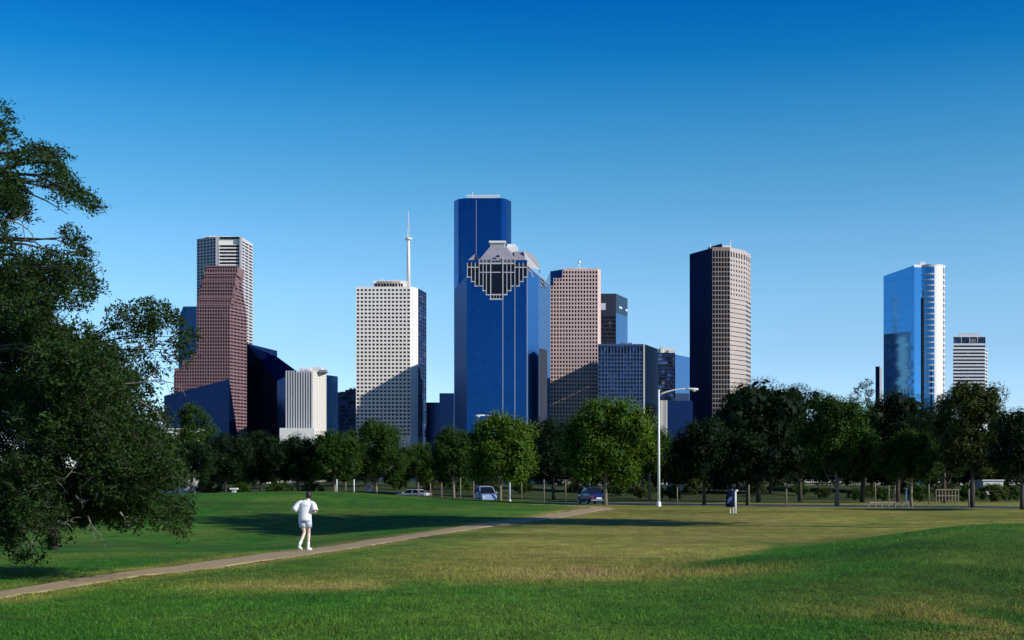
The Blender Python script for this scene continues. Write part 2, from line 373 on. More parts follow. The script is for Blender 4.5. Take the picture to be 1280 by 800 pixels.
mr2 = N('ShaderNodeMapRange'); mr2.inputs['From Min'].default_value = .3; mr2.inputs['From Max'].default_value = .7; mr2.inputs['To Min'].default_value = .7; mr2.inputs['To Max'].default_value = 1.3; L(n2.outputs['Fac'], mr2.inputs[0])
v1 = N('ShaderNodeVectorMath'); v1.operation = 'SCALE'; L(a.outputs['Color'], v1.inputs[0]); L(mr.outputs[0], v1.inputs['Scale'])
v2 = N('ShaderNodeVectorMath'); v2.operation = 'SCALE'; L(v1.outputs[0], v2.inputs[0]); L(mr2.outputs[0], v2.inputs['Scale'])
L(v2.outputs[0], p.inputs['Base Color']); p.inputs['Roughness'].default_value = .95; p.inputs['Specular IOR Level'].default_value = .1
bp = N('ShaderNodeBump'); bp.inputs['Strength'].default_value = .9; bp.inputs['Distance'].default_value = .06; L(n1.outputs['Fac'], bp.inputs['Height']); L(bp.outputs[0], p.inputs['Normal'])
g = link('ground', me, m); tag(g, kind='structure', label='rolling park lawn patched with green and straw coloured turf')

# grass blades on the near meadow
def blades(name, n, y0, y1, h0, h1, wid, filt=None, wspread=.40):
    u = rng.random(n*2); y = y0*(y1/y0)**u; x = (rng.random(n*2)*2-1)*(wspread*y)
    keep = pathd(x, y) > PATH_HALF*(.42+.58*ss(22, 46, y))-.02+.12*rng.random(len(x))
    if filt is not None: keep &= filt(x, y)
    x = x[keep][:n]; y = y[keep][:n]; k = len(x); z = H(x, y)-.01
    dr = dryness(x, y); clump = fbm(x/.5, y/.5, 91, 2)
    h = (h0+(h1-h0)*rng.random(k)**2)*(.5+1.1*clump)
    a = rng.random(k)*6.283; wv = wid*(.6+.8*rng.random(k)); lean = rng.normal(0, .45, (k, 2))*h[:, None]
    dx = np.cos(a)*wv/2; dy = np.sin(a)*wv/2
    A = np.stack([x-dx, y-dy, z], -1); B = np.stack([x+dx, y+dy, z], -1); C = np.stack([x+lean[:, 0], y+lean[:, 1], z+h], -1)
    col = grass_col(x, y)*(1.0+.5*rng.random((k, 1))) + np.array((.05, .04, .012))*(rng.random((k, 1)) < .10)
    return np.stack([A, B, C], 1).reshape(-1, 3), np.repeat(np.concatenate([col, np.ones((k, 1))], 1), 3, 0)
VA, CA = blades('a', 190000, 15, 46, .025, .075, .012)
VB, CB = blades('b', 26000, 24, 38, .08, .19, .010, lambda x, y: (np.exp(-((y-31-.25*x)/2.4)**2)*ss(-3, 1, x)*ss(8, 3.5, x) > rng.random(len(x))))
VC, CC = blades('c', 9000, 16, 24, .05, .13, .010, lambda x, y: (x > 2.2) & (dryness(x, y) > .35))
VD, CD = blades('d', 26000, 15.5, 44, .07, .15, .013, lambda x, y: (fbm(x/.8, y/.8, 141, 3) > .60) & (fbm(x/5, y/5, 151, 2) > .42))
CD[:, :3] *= np.array((.75, .8, .7))
gm_ = np_mesh('grass', np.concatenate([VA, VB, VC, VD]), 3, col=np.concatenate([CA, CB, CC, CD]))
m, nt, p = mk('grass_blades'); a = nt.nodes.new('ShaderNodeAttribute'); a.attribute_name = 'tint'; nt.links.new(a.outputs['Color'], p.inputs['Base Color']); p.inputs['Roughness'].default_value = .7
p.inputs['Specular IOR Level'].default_value = .15
go = link('grass', gm_, m); tag(go, 'short tufted green and straw grass covering the near meadow', 'grass', kind='stuff')

# ------------------------------------------------------------------ path and road
def ribbon(name, C, half, mat_, lift, zf, wob=0, nw=8, off=0.0):
    C = np.array(C); T = np.gradient(C, axis=0); T /= np.linalg.norm(T, axis=1)[:, None]; Nn = np.stack([T[:, 1], -T[:, 0]], -1)
    mb = MB(); n = len(C)
    for i in range(n):
        hf = half*(.42+.58*float(ss(22, 46, C[i, 1]))) if wob else half
        for k in range(nw+1):
            t = k/nw*2-1; o = off + t*(hf + (wob*(float(fbm(np.array(C[i, 0]*1.3+7*np.sign(t)), np.array(C[i, 1]*.9), 5, 3))-.45) if abs(t) > .9 else 0))
            x, y = C[i]+Nn[i]*o; mb.v.append((x, y, zf(x, y)+(lift if abs(t) < .99 or not wob else -.016)))
    for i in range(n-1):
        for k in range(nw): a_ = i*(nw+1)+k; mb.f.append((a_, a_+1, a_+nw+2, a_+nw+1))
    o = mb.build(name, mat_, smooth=True); return o
m_path = mat('worn_gravel_asphalt', (.39, .295, .165), .95, scale=14, var=.22, bump=.5, spec=.2, detail=8)
def resample(C, s):
    d = np.concatenate([[0], np.cumsum(np.hypot(*np.diff(C, axis=0).T))]); t = np.arange(0, d[-1], s)
    return np.stack([np.interp(t, d, C[:, 0]), np.interp(t, d, C[:, 1])], -1)
po = ribbon('path', resample(PATHC, .5), PATH_HALF, m_path, .012, Hs, wob=.7, nw=14); tag(po, kind='structure', label='worn tan footpath winding up the lawn')
m_road = mat('asphalt_road', (.055, .058, .065), .85, scale=2, var=.12, bump=.2)
RC = resample(ROADC, 3)
ro = ribbon('road', RC, ROAD_HALF, m_road, .006, lambda x, y: .40 + .55*float(ss(-2, -40, x)), nw=4); tag(ro, kind='structure', label='grey asphalt road behind the lawn')
m_kerb = mat('kerb_concrete', (.42, .41, .38), .85, scale=2, var=.1)
def kerb(side):
    C = RC; T = np.gradient(C, axis=0); T /= np.linalg.norm(T, axis=1)[:, None]; Nn = np.stack([T[:, 1], -T[:, 0]], -1)
    mb = MB(); rings = []
    for c, n in zip(C, Nn):
        z = .40+.55*float(ss(-2, -40, c[0])); a1 = c+n*side*ROAD_HALF; b1 = c+n*side*(ROAD_HALF+.3)
        rings.append([(a1[0], a1[1], z-.1), (a1[0], a1[1], z+.15), (b1[0], b1[1], z+.15), (b1[0], b1[1], z-.1)])
    mb.loft(rings); return tag(mb.build('kerb', m_kerb), kind='structure', label='pale concrete kerb edging the road on its %s side' % ('lawn' if side > 0 else 'far'))
kerb(1); kerb(-1)
# lane line
ribbon('lane_marking', RC, .06, mat('worn_lane_paint', (.5, .42, .12), .8, scale=3), .012, lambda x, y: .40+.55*float(ss(-2, -40, x)), nw=1)['kind'] = 'structure'

# ------------------------------------------------------------------ towers
GZ = 2.6            # ground level downtown
class Tower:
    def __init__(s, name, label, cat='skyscraper', at=(0, 0), group='office towers of the skyline'):
        s.org = (at[0], at[1], GZ); s.root = empty(name, s.org, label, cat, group); s.nwin = 0; s.rest = {}
    def part(s, mb, name, m, **k): return mb.build(name, m, s.root, s.org, **k)
    def facade(s, wall, A, B, z0, z1, nc, nr, fx, fz, dep, wmat, mask=None, zbase=None, win='window', jam=.5, edge=0.0):
        """wall with recessed openings: A left, B right (as seen from outside), ground-plane points"""
        A = Vector((*A, 0)); B = Vector((*B, 0)); T = (B-A); W = T.length; T.normalize(); n = Vector((T.y, -T.x, 0))
        if edge:
            e_ = W*edge
            for P, Q in ((A, A+T*e_), (B-T*e_, B)): wall.quad((P.x, P.y, z0), (Q.x, Q.y, z0), (Q.x, Q.y, z1), (P.x, P.y, z1))
            A = A+T*e_; W -= 2*e_; B = A+T*W
        cw = W/nc; ch = (z1-z0)/nr; mx_ = cw*fx/2; lo = ch*fz*jam; hi = ch*fz*(1-jam)
        me = bpy.data.meshes.new(win); hw = cw/2-mx_; hh = (ch-lo-hi)/2
        me.from_pydata([(-hw, 0, -hh), (hw, 0, -hh), (hw, 0, hh), (-hw, 0, hh)], [], [(0, 1, 2, 3)]); me.materials.append(wmat)
        ang = math.atan2(T.y, T.x); key = wmat.name; rest = s.rest.setdefault((key, win), (MB(), wmat))[0]
        for j in range(nr-1, -1, -1):
            for i in range(nc):
                if mask and not mask((i+.5)/nc, (j+.5)/nr): continue
                a0 = i*cw; a1 = a0+cw; b0 = z0+j*ch; b1 = b0+ch; c0 = a0+mx_; c1 = a1-mx_; d0 = b0+lo; d1 = b1-hi
                P = lambda u, z, d=0: (A.x+T.x*u-n.x*d, A.y+T.y*u-n.y*d, z)
                o = [P(a0, b0), P(a1, b0), P(a1, b1), P(a0, b1)]; q = [P(c0, d0), P(c1, d0), P(c1, d1), P(c0, d1)]; r = [P(c0, d0, dep), P(c1, d0, dep), P(c1, d1, dep), P(c0, d1, dep)]
                wall.add(o+q+r, [(0, 1, 5, 4), (1, 2, 6, 5), (2, 3, 7, 6), (3, 0, 4, 7), (4, 5, 9, 8), (5, 6, 10, 9), (6, 7, 11, 10), (7, 4, 8, 11)])
                c = (Vector(r[0])+Vector(r[2]))/2
                if s.nwin < 96:
                    w_ = bpy.data.objects.new(win, me); COL.objects.link(w_); w_.parent = s.root
                    w_.location = c-Vector(s.org); w_.rotation_euler = (0, 0, ang); s.nwin += 1
                else: rest.quad(*r)
        if zbase is not None: wall.quad((A.x, A.y, zbase), (B.x, B.y, zbase), (B.x, B.y, z0), (A.x, A.y, z0))
    def prism(s, mb, pts, z0, z1, skip=(), tops=None):
        n = len(pts); t = tops or [z1]*n
        for i in range(n):
            if i in skip: continue
            a, b = pts[i], pts[(i+1) % n]; mb.quad((*a, z0), (*b, z0), (*b, t[(i+1) % n]), (*a, t[i]))
        mb.add([(*p, t[i]) for i, p in enumerate(pts)], [tuple(range(n))])
    def done(s):
        for (k, nm), (mb, m) in s.rest.items():
            if mb.f: o = s.part(mb, nm, m); o['kind'] = 'stuff'

def P(px, D): return (X(px, D), D)
def roofbits(t, D, x0, x1, y0, y1, m, seed=0, dens=1.2, name='rooftop_equipment', up=True):
    """small plant boxes, ducts and whip aerials along a roof edge"""
    r = random.Random(seed); mb = MB(); s_ = D/F; px = x0
    mb.box(X(x0, D), X(x1, D), D+6, D+16, Z(y1, D), Z(y1-(y1-y0)*.35, D))
    while px < x1-1:
        wd = r.uniform(.8, 3.5); h = (y1-y0)*r.uniform(.35, .8)
        mb.box(X(px, D), X(px+wd, D), D+2, D+5, Z(y1, D), Z(y1-h, D)); px += wd+r.uniform(.3, 1.6)/dens
    for k in range(4):
        q = r.uniform(x0, x1); mb.bar((X(q, D), D+4, Z(y1, D)), (X(q, D), D+4, Z(y0-r.uniform(0, 1.5), D)), .5, .5)
    return t.part(mb, name, m)

# 1 pale octagonal tower
D = 1700; t = Tower('skyscraper', 'pale grey faceted tower with a white banded centre bay behind the purple granite tower', at=P(281, D))
a, b, c_, d_, e_ = P(246, 1715), P(270, D), P(301, D), P(316, 1748), P(262, 1775)
wl = MB(); zt = Z(296, D)
t.facade(wl, c_, d_, Z(470, D), zt-3, 3, 44, .12, .48, 1.2, M['win_dark'], zbase=GZ)
t.facade(wl, a, b, Z(560, D), zt-1, 6, 66, .34, .40, 1.2, M['win_blue'], zbase=GZ)
for A_, B_ in ((c_, d_), (a, b)): pass
wl.quad((*c_, zt-3), (*d_, zt-3), (*d_, zt), (*c_, zt)); wl.quad((*a, zt-1), (*b, zt-1), (*b, zt), (*a, zt))
wl.add([(*p, zt) for p in (a, b, c_, d_, e_)], [(0, 1, 2, 3, 4)]); wl.quad((*d_, GZ), (*e_, GZ), (*e_, zt), (*d_, zt)); wl.quad((*e_, GZ), (*a, GZ), (*a, zt), (*e_, zt))
t.part(wl, 'tower_body', M['grey_conc'])
bay = MB(); t.facade(bay, (b[0]+2.4, D+1.0), (c_[0]-1.2, D+1.0), Z(420, D), zt-9, 1, 27, .05, .36, 1.2, M['win_dark'], zbase=GZ)
bay.quad((b[0], D+3, GZ), (c_[0], D+3, GZ), (c_[0], D+3, zt-2), (b[0], D+3, zt-2)); t.part(bay, 'centre_bay', M['white_conc'])
pl = MB(); pl.box(b[0]-.2, b[0]+2.2, D-1, D+2, GZ, zt+.6); pl.box(c_[0]-1.2, c_[0]+1.4, D-1.2, D+2, GZ, zt+.6); pl.box(b[0]+3, b[0]+3.9, D-1, D+.8, GZ, zt-.5); t.part(pl, 'corner_pier', M['grey_conc'])
roofbits(t, D, 254, 292, 294, 296, M['white_metal'], 3, name='roof_railing'); t.done()

# 2 navy slab left behind
t = Tower('skyscraper', 'dark navy glass slab with a chamfered top behind the purple tower', at=P(236, 1640)); mb = MB()
pts = [P(223, 1640), P(262, 1640), P(262, 1680), P(223, 1680)]; t.prism(mb, pts, GZ, Z(398, 1640))
pp = [P(223, 1640), P(228.5, 1640), P(262, 1640)]
mb.add([(X(223,1640),1640,Z(398,1640)), (X(262,1640),1640,Z(398,1640)), (X(262,1640),1640,Z(383,1640)), (X(229,1640),1640,Z(383,1640)),
        (X(223,1640),1680,Z(398,1640)), (X(262,1640),1680,Z(398,1640)), (X(262,1640),1680,Z(383,1640)), (X(229,1640),1680,Z(383,1640))],
       [(0,1,2,3),(4,7,6,5),(0,3,7,4),(3,2,6,7),(1,5,6,2)])
t.part(mb, 'glass_wall', M['glass_navy2']); t.done()

# 3 purple granite tower
D = 1500; t = Tower('skyscraper', 'purple granite tower with stepped slanting shoulders rising over a dark glass block', at=P(265, D))
wl = MB(); x0, x1 = 214, 297; yb, yt = 560, 332
def lim_left(py):
    if py < 378: return 258-(py-332)*(12/46)
    if py < 440: return 246.5
    if py < 470: return 246.5-(py-440)*(30/30)
    return 216
def lim_right(py):
    if py < 385: return 297-(py-332)*(10/53)
    return 287.5
nC = 26; nR = 54
def msk(u, v):
    px = x0+u*(x1-x0); py = yb+(yt-yb)*v; return lim_left(py) <= px <= lim_right(py)
t.facade(wl, P(x0, D), P(x1, D), Z(yb, D), Z(yt, D), nC, nR, .28, .34, 1.1, M['win_dark'], mask=msk)
# back shell of the tower follows the stepped outline
steps = [332, 344, 356, 368, 378, 440, 450, 460, 470, 560]
for q0, q1 in zip(steps[:-1], steps[1:]):
    wl.box(X(lim_left(q1-.1)+1, D), X(lim_right(q0), D)-.5, D+1.2, D+30, Z(q1, D), Z(q0, D))
# slanting right hand face
Dr = 1530
rows = 54; ch = (yb-yt)/rows
wr = MB(); 
for j in range(rows):
    q1 = yb-j*ch; q0 = q1-ch; qm = (q0+q1)/2
    l0 = lim_right(min(max(qm, 332), 559)); r0 = 300+max(0, min(1, (qm-332)/60))*8.5
    A_ = P(l0, D); 
    t.facade(wr, A_, (X(r0, Dr), Dr), Z(q1, D), Z(q0, D), max(1, int((r0-l0)/4.2)), 1, .14, .46, 1.0, M['win_dark'])
    B_ = (X(r0, Dr), Dr); zq = Z(q0, D); wr.add([(*A_, zq), (*B_, zq), (B_[0]-2, B_[1], zq+0), (A_[0], A_[1]+25, zq)], [(0, 1, 2, 3)])
    wr.quad((*B_, Z(q1, D)), (A_[0], D+40, Z(q1, D)), (A_[0], D+40, zq), (*B_, zq))
t.part(wl, 'granite_wall', M['purple_granite']); t.part(wr, 'side_wall', M['purple_granite'])
ro_ = MB()
for k, q in enumerate((332, 341, 351, 361, 371, 380)): ro_.box(X(lim_left(q)-.6, D), X(lim_right(q)-.2, D), D-.5, D+.0-.02, Z(q+1.6, D), Z(q, D))
t.part(ro_, 'setback_cornice', M['purple_granite']); t.done()
# dark glass block in front of it
D = 1420; t = Tower('office_building', 'low navy glass block with slanting roofline at the foot of the purple tower', 'office building', at=P(255, D), group='mid-rise blocks of the skyline'); mb = MB()
A_, B_, C_, E_ = P(205, D+10), P(286.5, D), P(293.5, D+12), P(205, D+50)
t.prism(mb, [A_, B_, (X(296.5, D+12), D+12), (X(286, D+50), D+50), E_], GZ, 0, tops=[Z(494, D), Z(474, D), Z(540, D), Z(474, D), Z(494, D)])
t.part(mb, 'glass_wall', M['glass_navy']); t.done()

# 4 faceted black glass towers
D = 1580; t = Tower('skyscraper', 'black glass tower with a steep angular roof beside the ribbed white block', at=P(335, D)); mb = MB(); mb2 = MB()
v = lambda px, py, d: (X(px, d), d, Z(py, d))
mb.add([v(300,560,D), v(346.5,560,D-8), v(346.5,476,D-8), v(312,432,D), v(300,420,D)], [(0,1,2,3,4)])
mb2.add([v(312,432,D), v(346.5,476,D-8), v(371,464,D+25), v(346.5,446,D+22), v(346.5,438.5,D+22), v(300,427,D+6)], [(0,1,2,3,4,5)])
mb2.add([v(346.5,560,D-8), v(374,560,D+25), v(371,464,D+25), v(346.5,476,D-8)], [(0,1,2,3)])
mb2.add([v(300,427,D+6), v(346.5,438.5,D+22), v(346.5,446,D+22), v(371,464,D+25), v(374,560,D+25), v(374,560,D+60), v(300,427,D+60), v(346.5,446,D+60), v(371,464,D+60)], [(0,1,2,7,6),(2,3,8,7),(3,4,5,8)])
t.part(mb, 'front_glass', M['glass_black']); t.part(mb2, 'roof_glass', M['glass_navy']); t.done()

# 5 ribbed white block
D = 1350; t = Tower('office_building', 'white office block with tall vertical ribs on a blank white podium', 'office building', at=P(380, D), group='mid-rise blocks of the skyline')
a, b, c_ = P(357.5, D), P(391, D), P(408, D+18); zt = Z(464, D); core = MB(); ribs = MB()
core.quad((*a, GZ), (*b, GZ), (*b, zt-1), (*a, zt-1)); t.part(core, 'window_strip', M['win_blue'])
for k in range(11):
    px = 358.3+k*3.18; ribs.box(X(px-.85, D), X(px+.75, D), D-1.8, D-.05, Z(536, D), zt+.4)
t.part(ribs, 'vertical_rib', M['grey_conc'])
sw = MB(); t.facade(sw, b, c_, Z(536, D), zt, 5, 20, .5, .5, .25, M['grey_conc'], zbase=GZ, win='side_panel')
sw.quad((*c_, GZ), (X(380, D+60), D+60, GZ), (X(380, D+60), D+60, zt), (*c_, zt)); sw.add([(*a, zt-.9), (*b, zt-.9), (*c_, zt-.9), (X(380, D+60), D+60, zt-.9)], [(0, 1, 2, 3)])
t.part(sw, 'side_wall', M['cream_conc'])
pod = MB(); pod.box(X(349.5, D-25), X(393, D-25), D-25, D-3, GZ, Z(535, D-25)); t.part(pod, 'podium', M['white_wall'])
ph = MB(); ph.box(X(386, D+5), X(402, D+5), D+5, D+22, zt-.5, Z(459, D+5)); t.part(ph, 'penthouse', M['white_wall'])
p2 = MB(); p2.box(X(400, D+4), X(407.5, D+4), D+4, D+20, zt-.3, Z(462, D+4)); t.part(p2, 'penthouse_end', M['crest_grey'])
roofbits(t, D, 373, 388, 458, 463, M['white_metal'], 5); t.done()

# 6, 7 dark blocks
t = Tower('office_building', 'plain slate blue glass block directly behind the ribbed white block', 'office building', at=P(414, 1450), group='mid-rise blocks of the skyline'); mb = MB()
t.prism(mb, [P(400, 1450), P(422.3, 1470), P(422.3, 1510), P(400, 1510)], GZ, Z(468, 1450), tops=[Z(467.5, 1450), Z(468.6, 1450), Z(468, 1450), Z(468, 1450)])
t.part(mb, 'glass_wall', M['glass_navy2']); t.done()
D = 1560; t = Tower('office_building', 'dark banded office block squeezed beside the white grid tower', 'office building', at=P(434, D), group='mid-rise blocks of the skyline')
wl = MB(); t.facade(wl, P(425.5, D), P(446, D), Z(560, D), Z(489.5, D), 1, 13, .04, .34, .8, M['win_blue'], zbase=GZ)
wl.box(X(422, D+2), X(446, D+2), D+2, D+30, GZ, Z(490, D)); t.part(wl, 'wall', M['slab_frame'])
ph = MB(); ph.box(X(431.5, D+3), X(444.6, D+3), D+3, D+18, Z(490.5, D), Z(487, D)); t.part(ph, 'penthouse', M['dark_metal_panel'])
roofbits(t, D, 436, 444, 484.5, 487, M['crest_grey'], 6); t.done()

# 8 white grid tower with mast
D = 1500; t = Tower('skyscraper', 'white tower gridded with small square windows and topped by a tall mast', at=P(485, D))
a, b, c_, d_ = P(445, D), P(513, D), P(522.5, 1512), P(533, 1548); zt = Z(358.3, D)
wl = MB(); t.facade(wl, a, b, Z(545, D), zt-1.6, 14, 38, .35, .47, 1.6, M['win_dark'], zbase=GZ, edge=.0)
wl.quad((*a, zt-1.6), (*b, zt-1.6), (*b, zt), (*a, zt))
t.facade(wl, b, c_, Z(545, D), zt, 2, 38, .78, .80, .5, M['win_dark'], zbase=GZ)
e_ = (X(455, 1560), 1560); wl.quad((*d_, GZ), (*e_, GZ), (*e_, zt), (*d_, zt)); wl.quad((*e_, GZ), (*a, GZ), (*a, zt), (*e_, zt)); wl.add([(*p, zt) for p in (a, b, c_, d_, e_)], [(0, 1, 2, 3, 4)])
t.part(wl, 'gridded_wall', M['white_conc'])
sd_ = MB(); t.facade(sd_, c_, d_, Z(545, D), zt, 4, 38, .14, .16, .9, M['win_blue'], zbase=GZ); t.part(sd_, 'side_wall', M['slab_frame'])  # shade on this face painted as a darker wall than the front
ph = MB(); Dp = D+14; ph.box(X(466.5, Dp), X(508, Dp), Dp, Dp+25, Z(354.3, Dp), Z(351, Dp)); t.part(ph, 'penthouse_cap', M['white_conc'])
ph = MB(); ph.box(X(467.5, Dp), X(506, Dp), Dp+1, Dp+24, zt, Z(354.3, Dp)); t.part(ph, 'plant_room', M['win_dark'])
ph = MB()
for k in range(11): ph.box(X(468+k*3.6, Dp), X(468.5+k*3.6+.3*(k % 3), Dp), Dp+.2, Dp+.9, zt, Z(354.3, Dp))
ph.box(X(503.5, Dp), X(508, Dp), Dp-.2, Dp+2, zt, Z(354.3, Dp)); t.part(ph, 'louvre_pier', M['white_conc'])
ms = MB(); mc = lambda py: (X(510.3, Dp), Dp+3, Z(py, Dp)); ms.tube([mc(358), mc(330), mc(299)], [2.3, 1.9, 1.6], 10); t.part(ms, 'mast', M['white_metal'], smooth=True)
ms = MB(); ms.tube([mc(299), mc(297)], [3.6, 3.6], 10)
for q in (-1, 1):
    ms.bar((X(510.3, Dp)-4.5*q, Dp+3, Z(297.4, Dp)), (X(510.3, Dp), Dp+3, Z(297.8, Dp)), .5, .5); ms.bar((X(510.3, Dp)-4.2*q, Dp+3, Z(297.6, Dp)), (X(510.3, Dp)-4.2*q, Dp+3, Z(294, Dp)), .4, .4)
t.part(ms, 'mast_platform', M['white_metal'])
ms = MB(); cx = X(510.3, Dp); 
for q in ((-1, -1), (1, -1), (1, 1), (-1, 1)): ms.bar((cx+q[0]*1.1, Dp+3+q[1]*1.1, Z(297, Dp)), (cx+q[0]*.35, Dp+3+q[1]*.35, Z(273, Dp)), .35, .35)
for k in range(12):
    f = k/12; h = Z(297-24*f, Dp); h2 = Z(297-24*(f+1/12), Dp); r_ = 1.1-.75*f; s_ = 1 if k % 2 else -1
    ms.bar((cx-r_*s_, Dp+2, h), (cx+r_*s_, Dp+2, h2), .3, .3); ms.bar((cx+s_*r_, Dp+4, h), (cx-s_*r_, Dp+4, h2), .3, .3)
ms.tube([mc(274), mc(262)], [.42, .2], 6); t.part(ms, 'lattice_antenna', M['white_metal'])
roofbits(t, D, 470, 500, 348.5, 351, M['white_metal'], 9, name='whip_aerial'); t.done()

# 9 low navy blocks
t = Tower('office_building', 'low plain navy block stepping up against the blue glass tower', 'office building', at=P(550, 1640), group='mid-rise blocks of the skyline'); mb = MB()
mb.box(X(528, 1640), X(551, 1640), 1640, 1670, GZ, Z(503, 1640)); mb.box(X(549, 1640)+.3, X(575, 1640), 1639, 1672, GZ, Z(491.5, 1640)); t.part(mb, 'glass_wall', M['glass_navy']); t.done()

# 10 tallest blue tower
D = 1540; t = Tower('skyscraper', 'tallest tower of plain deep blue glass rising behind the crested tower', at=P(603, D))
pts = [P(567.5, D+16), P(573, D+5), P(582, D), P(627, D), P(633, D+5), P(639, D+18), P(639, D+55), P(567.5, D+60)]
mb = MB(); zt = Z(247.5, D); t.prism(mb, pts, GZ, zt); t.part(mb, 'glass_wall', M['glass_blue'], smooth=False)
ln = MB(); ln.box(X(595, D), X(595.7, D), D-.6, D-.02, Z(330, D), zt-2); t.part(ln, 'seam_strip', M['crest_grey'])
rl = MB()
for k in range(25): q = 583.5+k*1.7; rl.box(X(q, D), X(q, D)+.45, D+1.5, D+1.9, Z(247.5, D), Z(243.4, D))
rl.box(X(583, D), X(625, D), D+1.4, D+2, Z(244.2, D), Z(243.2, D)); rl.box(X(583, D), X(625, D), D+1.4, D+2, Z(246.3, D), Z(245.7, D)); rl.box(X(589, D), X(617, D), D+7, D+20, Z(247.5, D), Z(244.6, D)); rl.bar((X(590.5, D), D+6, Z(247, D)), (X(590.5, D), D+6, Z(238.5, D)), .8, .8)
t.part(rl, 'roof_railing', M['white_metal']); t.done()

# 11 crested tower
D = 1340; t = Tower('skyscraper', 'blue glass tower crowned by a stepped grey stone crest over dark bays', at=P(625, D))
zt = Z(325, D)
A_, B_, C_, D_, E_ = P(568, D+26), P(583.5, D), P(659, D), P(673, D+10), P(688, D+40)
mb = MB(); mb.quad((*B_, GZ), (*C_, GZ), (*C_, zt), (*B_, zt)); t.part(mb, 'front_glass', M['glass_blue'])
mb = MB(); mb.add([(*A_, GZ), (*B_, GZ), (*B_, Z(344, D)), (*A_, Z(357, D))], [(0, 1, 2, 3)])
mb.add([(*C_, GZ), (*D_, GZ), (*D_, Z(343, D)), (*C_, Z(332, D))], [(0, 1, 2, 3)]); t.part(mb, 'chamfer_glass', M['glass_blue_soft'])
mb = MB(); mb.add([(*D_, GZ), (*E_, GZ), (*E_, Z(350, D)), (*D_, Z(343, D))], [(0, 1, 2, 3)]); t.part(mb, 'side_glass', M['glass_matte'])
Bk = (X(660, D+45), D+45); Bl = (X(568, D+45), D+45); mb = MB()
mb.add([(*A_, Z(357, D)), (*B_, Z(344, D)), (*C_, Z(332, D)), (*D_, Z(343, D)), (*E_, Z(350, D)), (*Bk, Z(345, D)), (*Bl, Z(357, D))], [(0, 1, 2, 3, 4, 5, 6)])
mb.quad((*E_, GZ), (*Bk, GZ), (*Bk, Z(345, D)), (*E_, Z(350, D))); mb.quad((*Bk, GZ), (*Bl, GZ), (*Bl, Z(357, D)), (*Bk, Z(345, D))); t.part(mb, 'rear_wall', M['glass_navy2'])
ln = MB()
for px, y0 in ((628.6, 374), (643.6, 334), (658.8, 330)): ln.box(X(px-.3, D), X(px+.3, D), D-.9, D-.03, GZ, Z(y0, D))
t.part(ln, 'seam_strip', M['crest_light'])
# crest: voids then frames
v = lambda px, py, dy=0: (X(px, D), D+dy, Z(py, D))
vd = MB(); fr = MB()
cols = [(584.3, 346.5), (589.3, 352), (594, 357.6), (599, 357.6), (603.8, 363.4), (608, 368.6)]
colsR = [(659, 346.5), (653.8, 352), (649, 357.6), (643.6, 357.6), (638.6, 363.4), (633.6, 368.6)]
def fbar(xa, xb, ya, yb, dp=.9): fr.box(X(xa, D), X(xb, D), D-dp, D-.04-.3, Z(yb, D), Z(ya, D))
def void(xa, xb, ya, yb): vd.box(X(xa, D), X(xb, D), D-.25, D-.03, Z(yb, D), Z(ya, D))
for i, (x_, yb_) in enumerate(cols):
    xn = cols[i+1][0] if i < 5 else 613.5; top = 329 if i < 3 else 324.5
    void(x_, xn, top, yb_); fbar(x_-.45, x_+.45, top-.5, yb_+.6); fbar(x_-.8, xn+.5, yb_-.5, yb_+.7, 1.1)
for i, (x_, yb_) in enumerate(colsR):
    xn = colsR[i+1][0] if i < 5 else 628; top = 329 if i < 3 else 324.5
    void(xn, x_, top, yb_); fbar(x_-.45, x_+.45, top-.5, yb_+.6, .95); fbar(xn-.5, x_+.8, yb_-.5, yb_+.7, 1.15)
void(613.5, 628, 329.6, 368.6); void(613.2, 628, 369.4, 373.4); fbar(612.8, 614, 328, 374.3, 1.0); fbar(628, 629.2, 322, 375, 1.25); fbar(612, 629, 373.3, 374.9, 1.05); fbar(612, 634, 367.7, 369.2, .85)
for q in (617, 620.5, 624.3): fbar(q, q+.5, 369, 373.5, .7)
fbar(598.6, 626, 340, 341, .8); fbar(629, 644, 340, 341, .8); fbar(598.6, 644, 328.4, 330.2, .75); fbar(584, 599, 333.6, 334.8, .7); fbar(644, 659.4, 333.6, 334.8, .7)
t.part(vd, 'dark_bay', M['bay_dark']); t.part(fr, 'stone_lattice', M['crest_light'])
cr = MB()
cr.add([v(598.4, 325.5, -.4), v(644.3, 325.5, -.4), v(632.5, 305.5, 14), v(612, 305.5, 14), v(604, 318, 3)], [(0, 1, 2, 3, 4)])
cr.add([v(644.3, 325.5, -.4), v(648, 331, 6), v(640, 306, 24), v(632.5, 305.5, 14)], [(0, 1, 2, 3)])
cr.box(X(598.4, D), X(644.3, D), D-.5, D+.5, Z(328.4, D), Z(325.6, D)); cr.add([v(598.4, 325.5, 30), v(644.3, 325.5, 30), v(632.5, 305.5, 20), v(612, 305.5, 20)], [(0, 3, 2, 1)]); cr.add([v(598.4,325.5,-.4), v(604,318,3), v(612,305.5,14), v(612,305.5,20), v(598.4,325.5,30)], [(0,1,2,3,4)])
t.part(cr, 'crest_roof', M['crest_grey'])
wg = MB()
wg.add([v(584, 331.2, -.3), v(598.3, 331.2, -.3), v(598.3, 321, 1), v(593.5, 315.5, 8), v(584, 325, 3)], [(0, 1, 2, 3, 4)]); wg.add([v(584,325,3), v(593.5,315.5,8), v(598,316,26), v(584,325,26)], [(0,1,2,3)])
t.part(wg, 'crest_wing', M['crest_grey']); wg = MB()
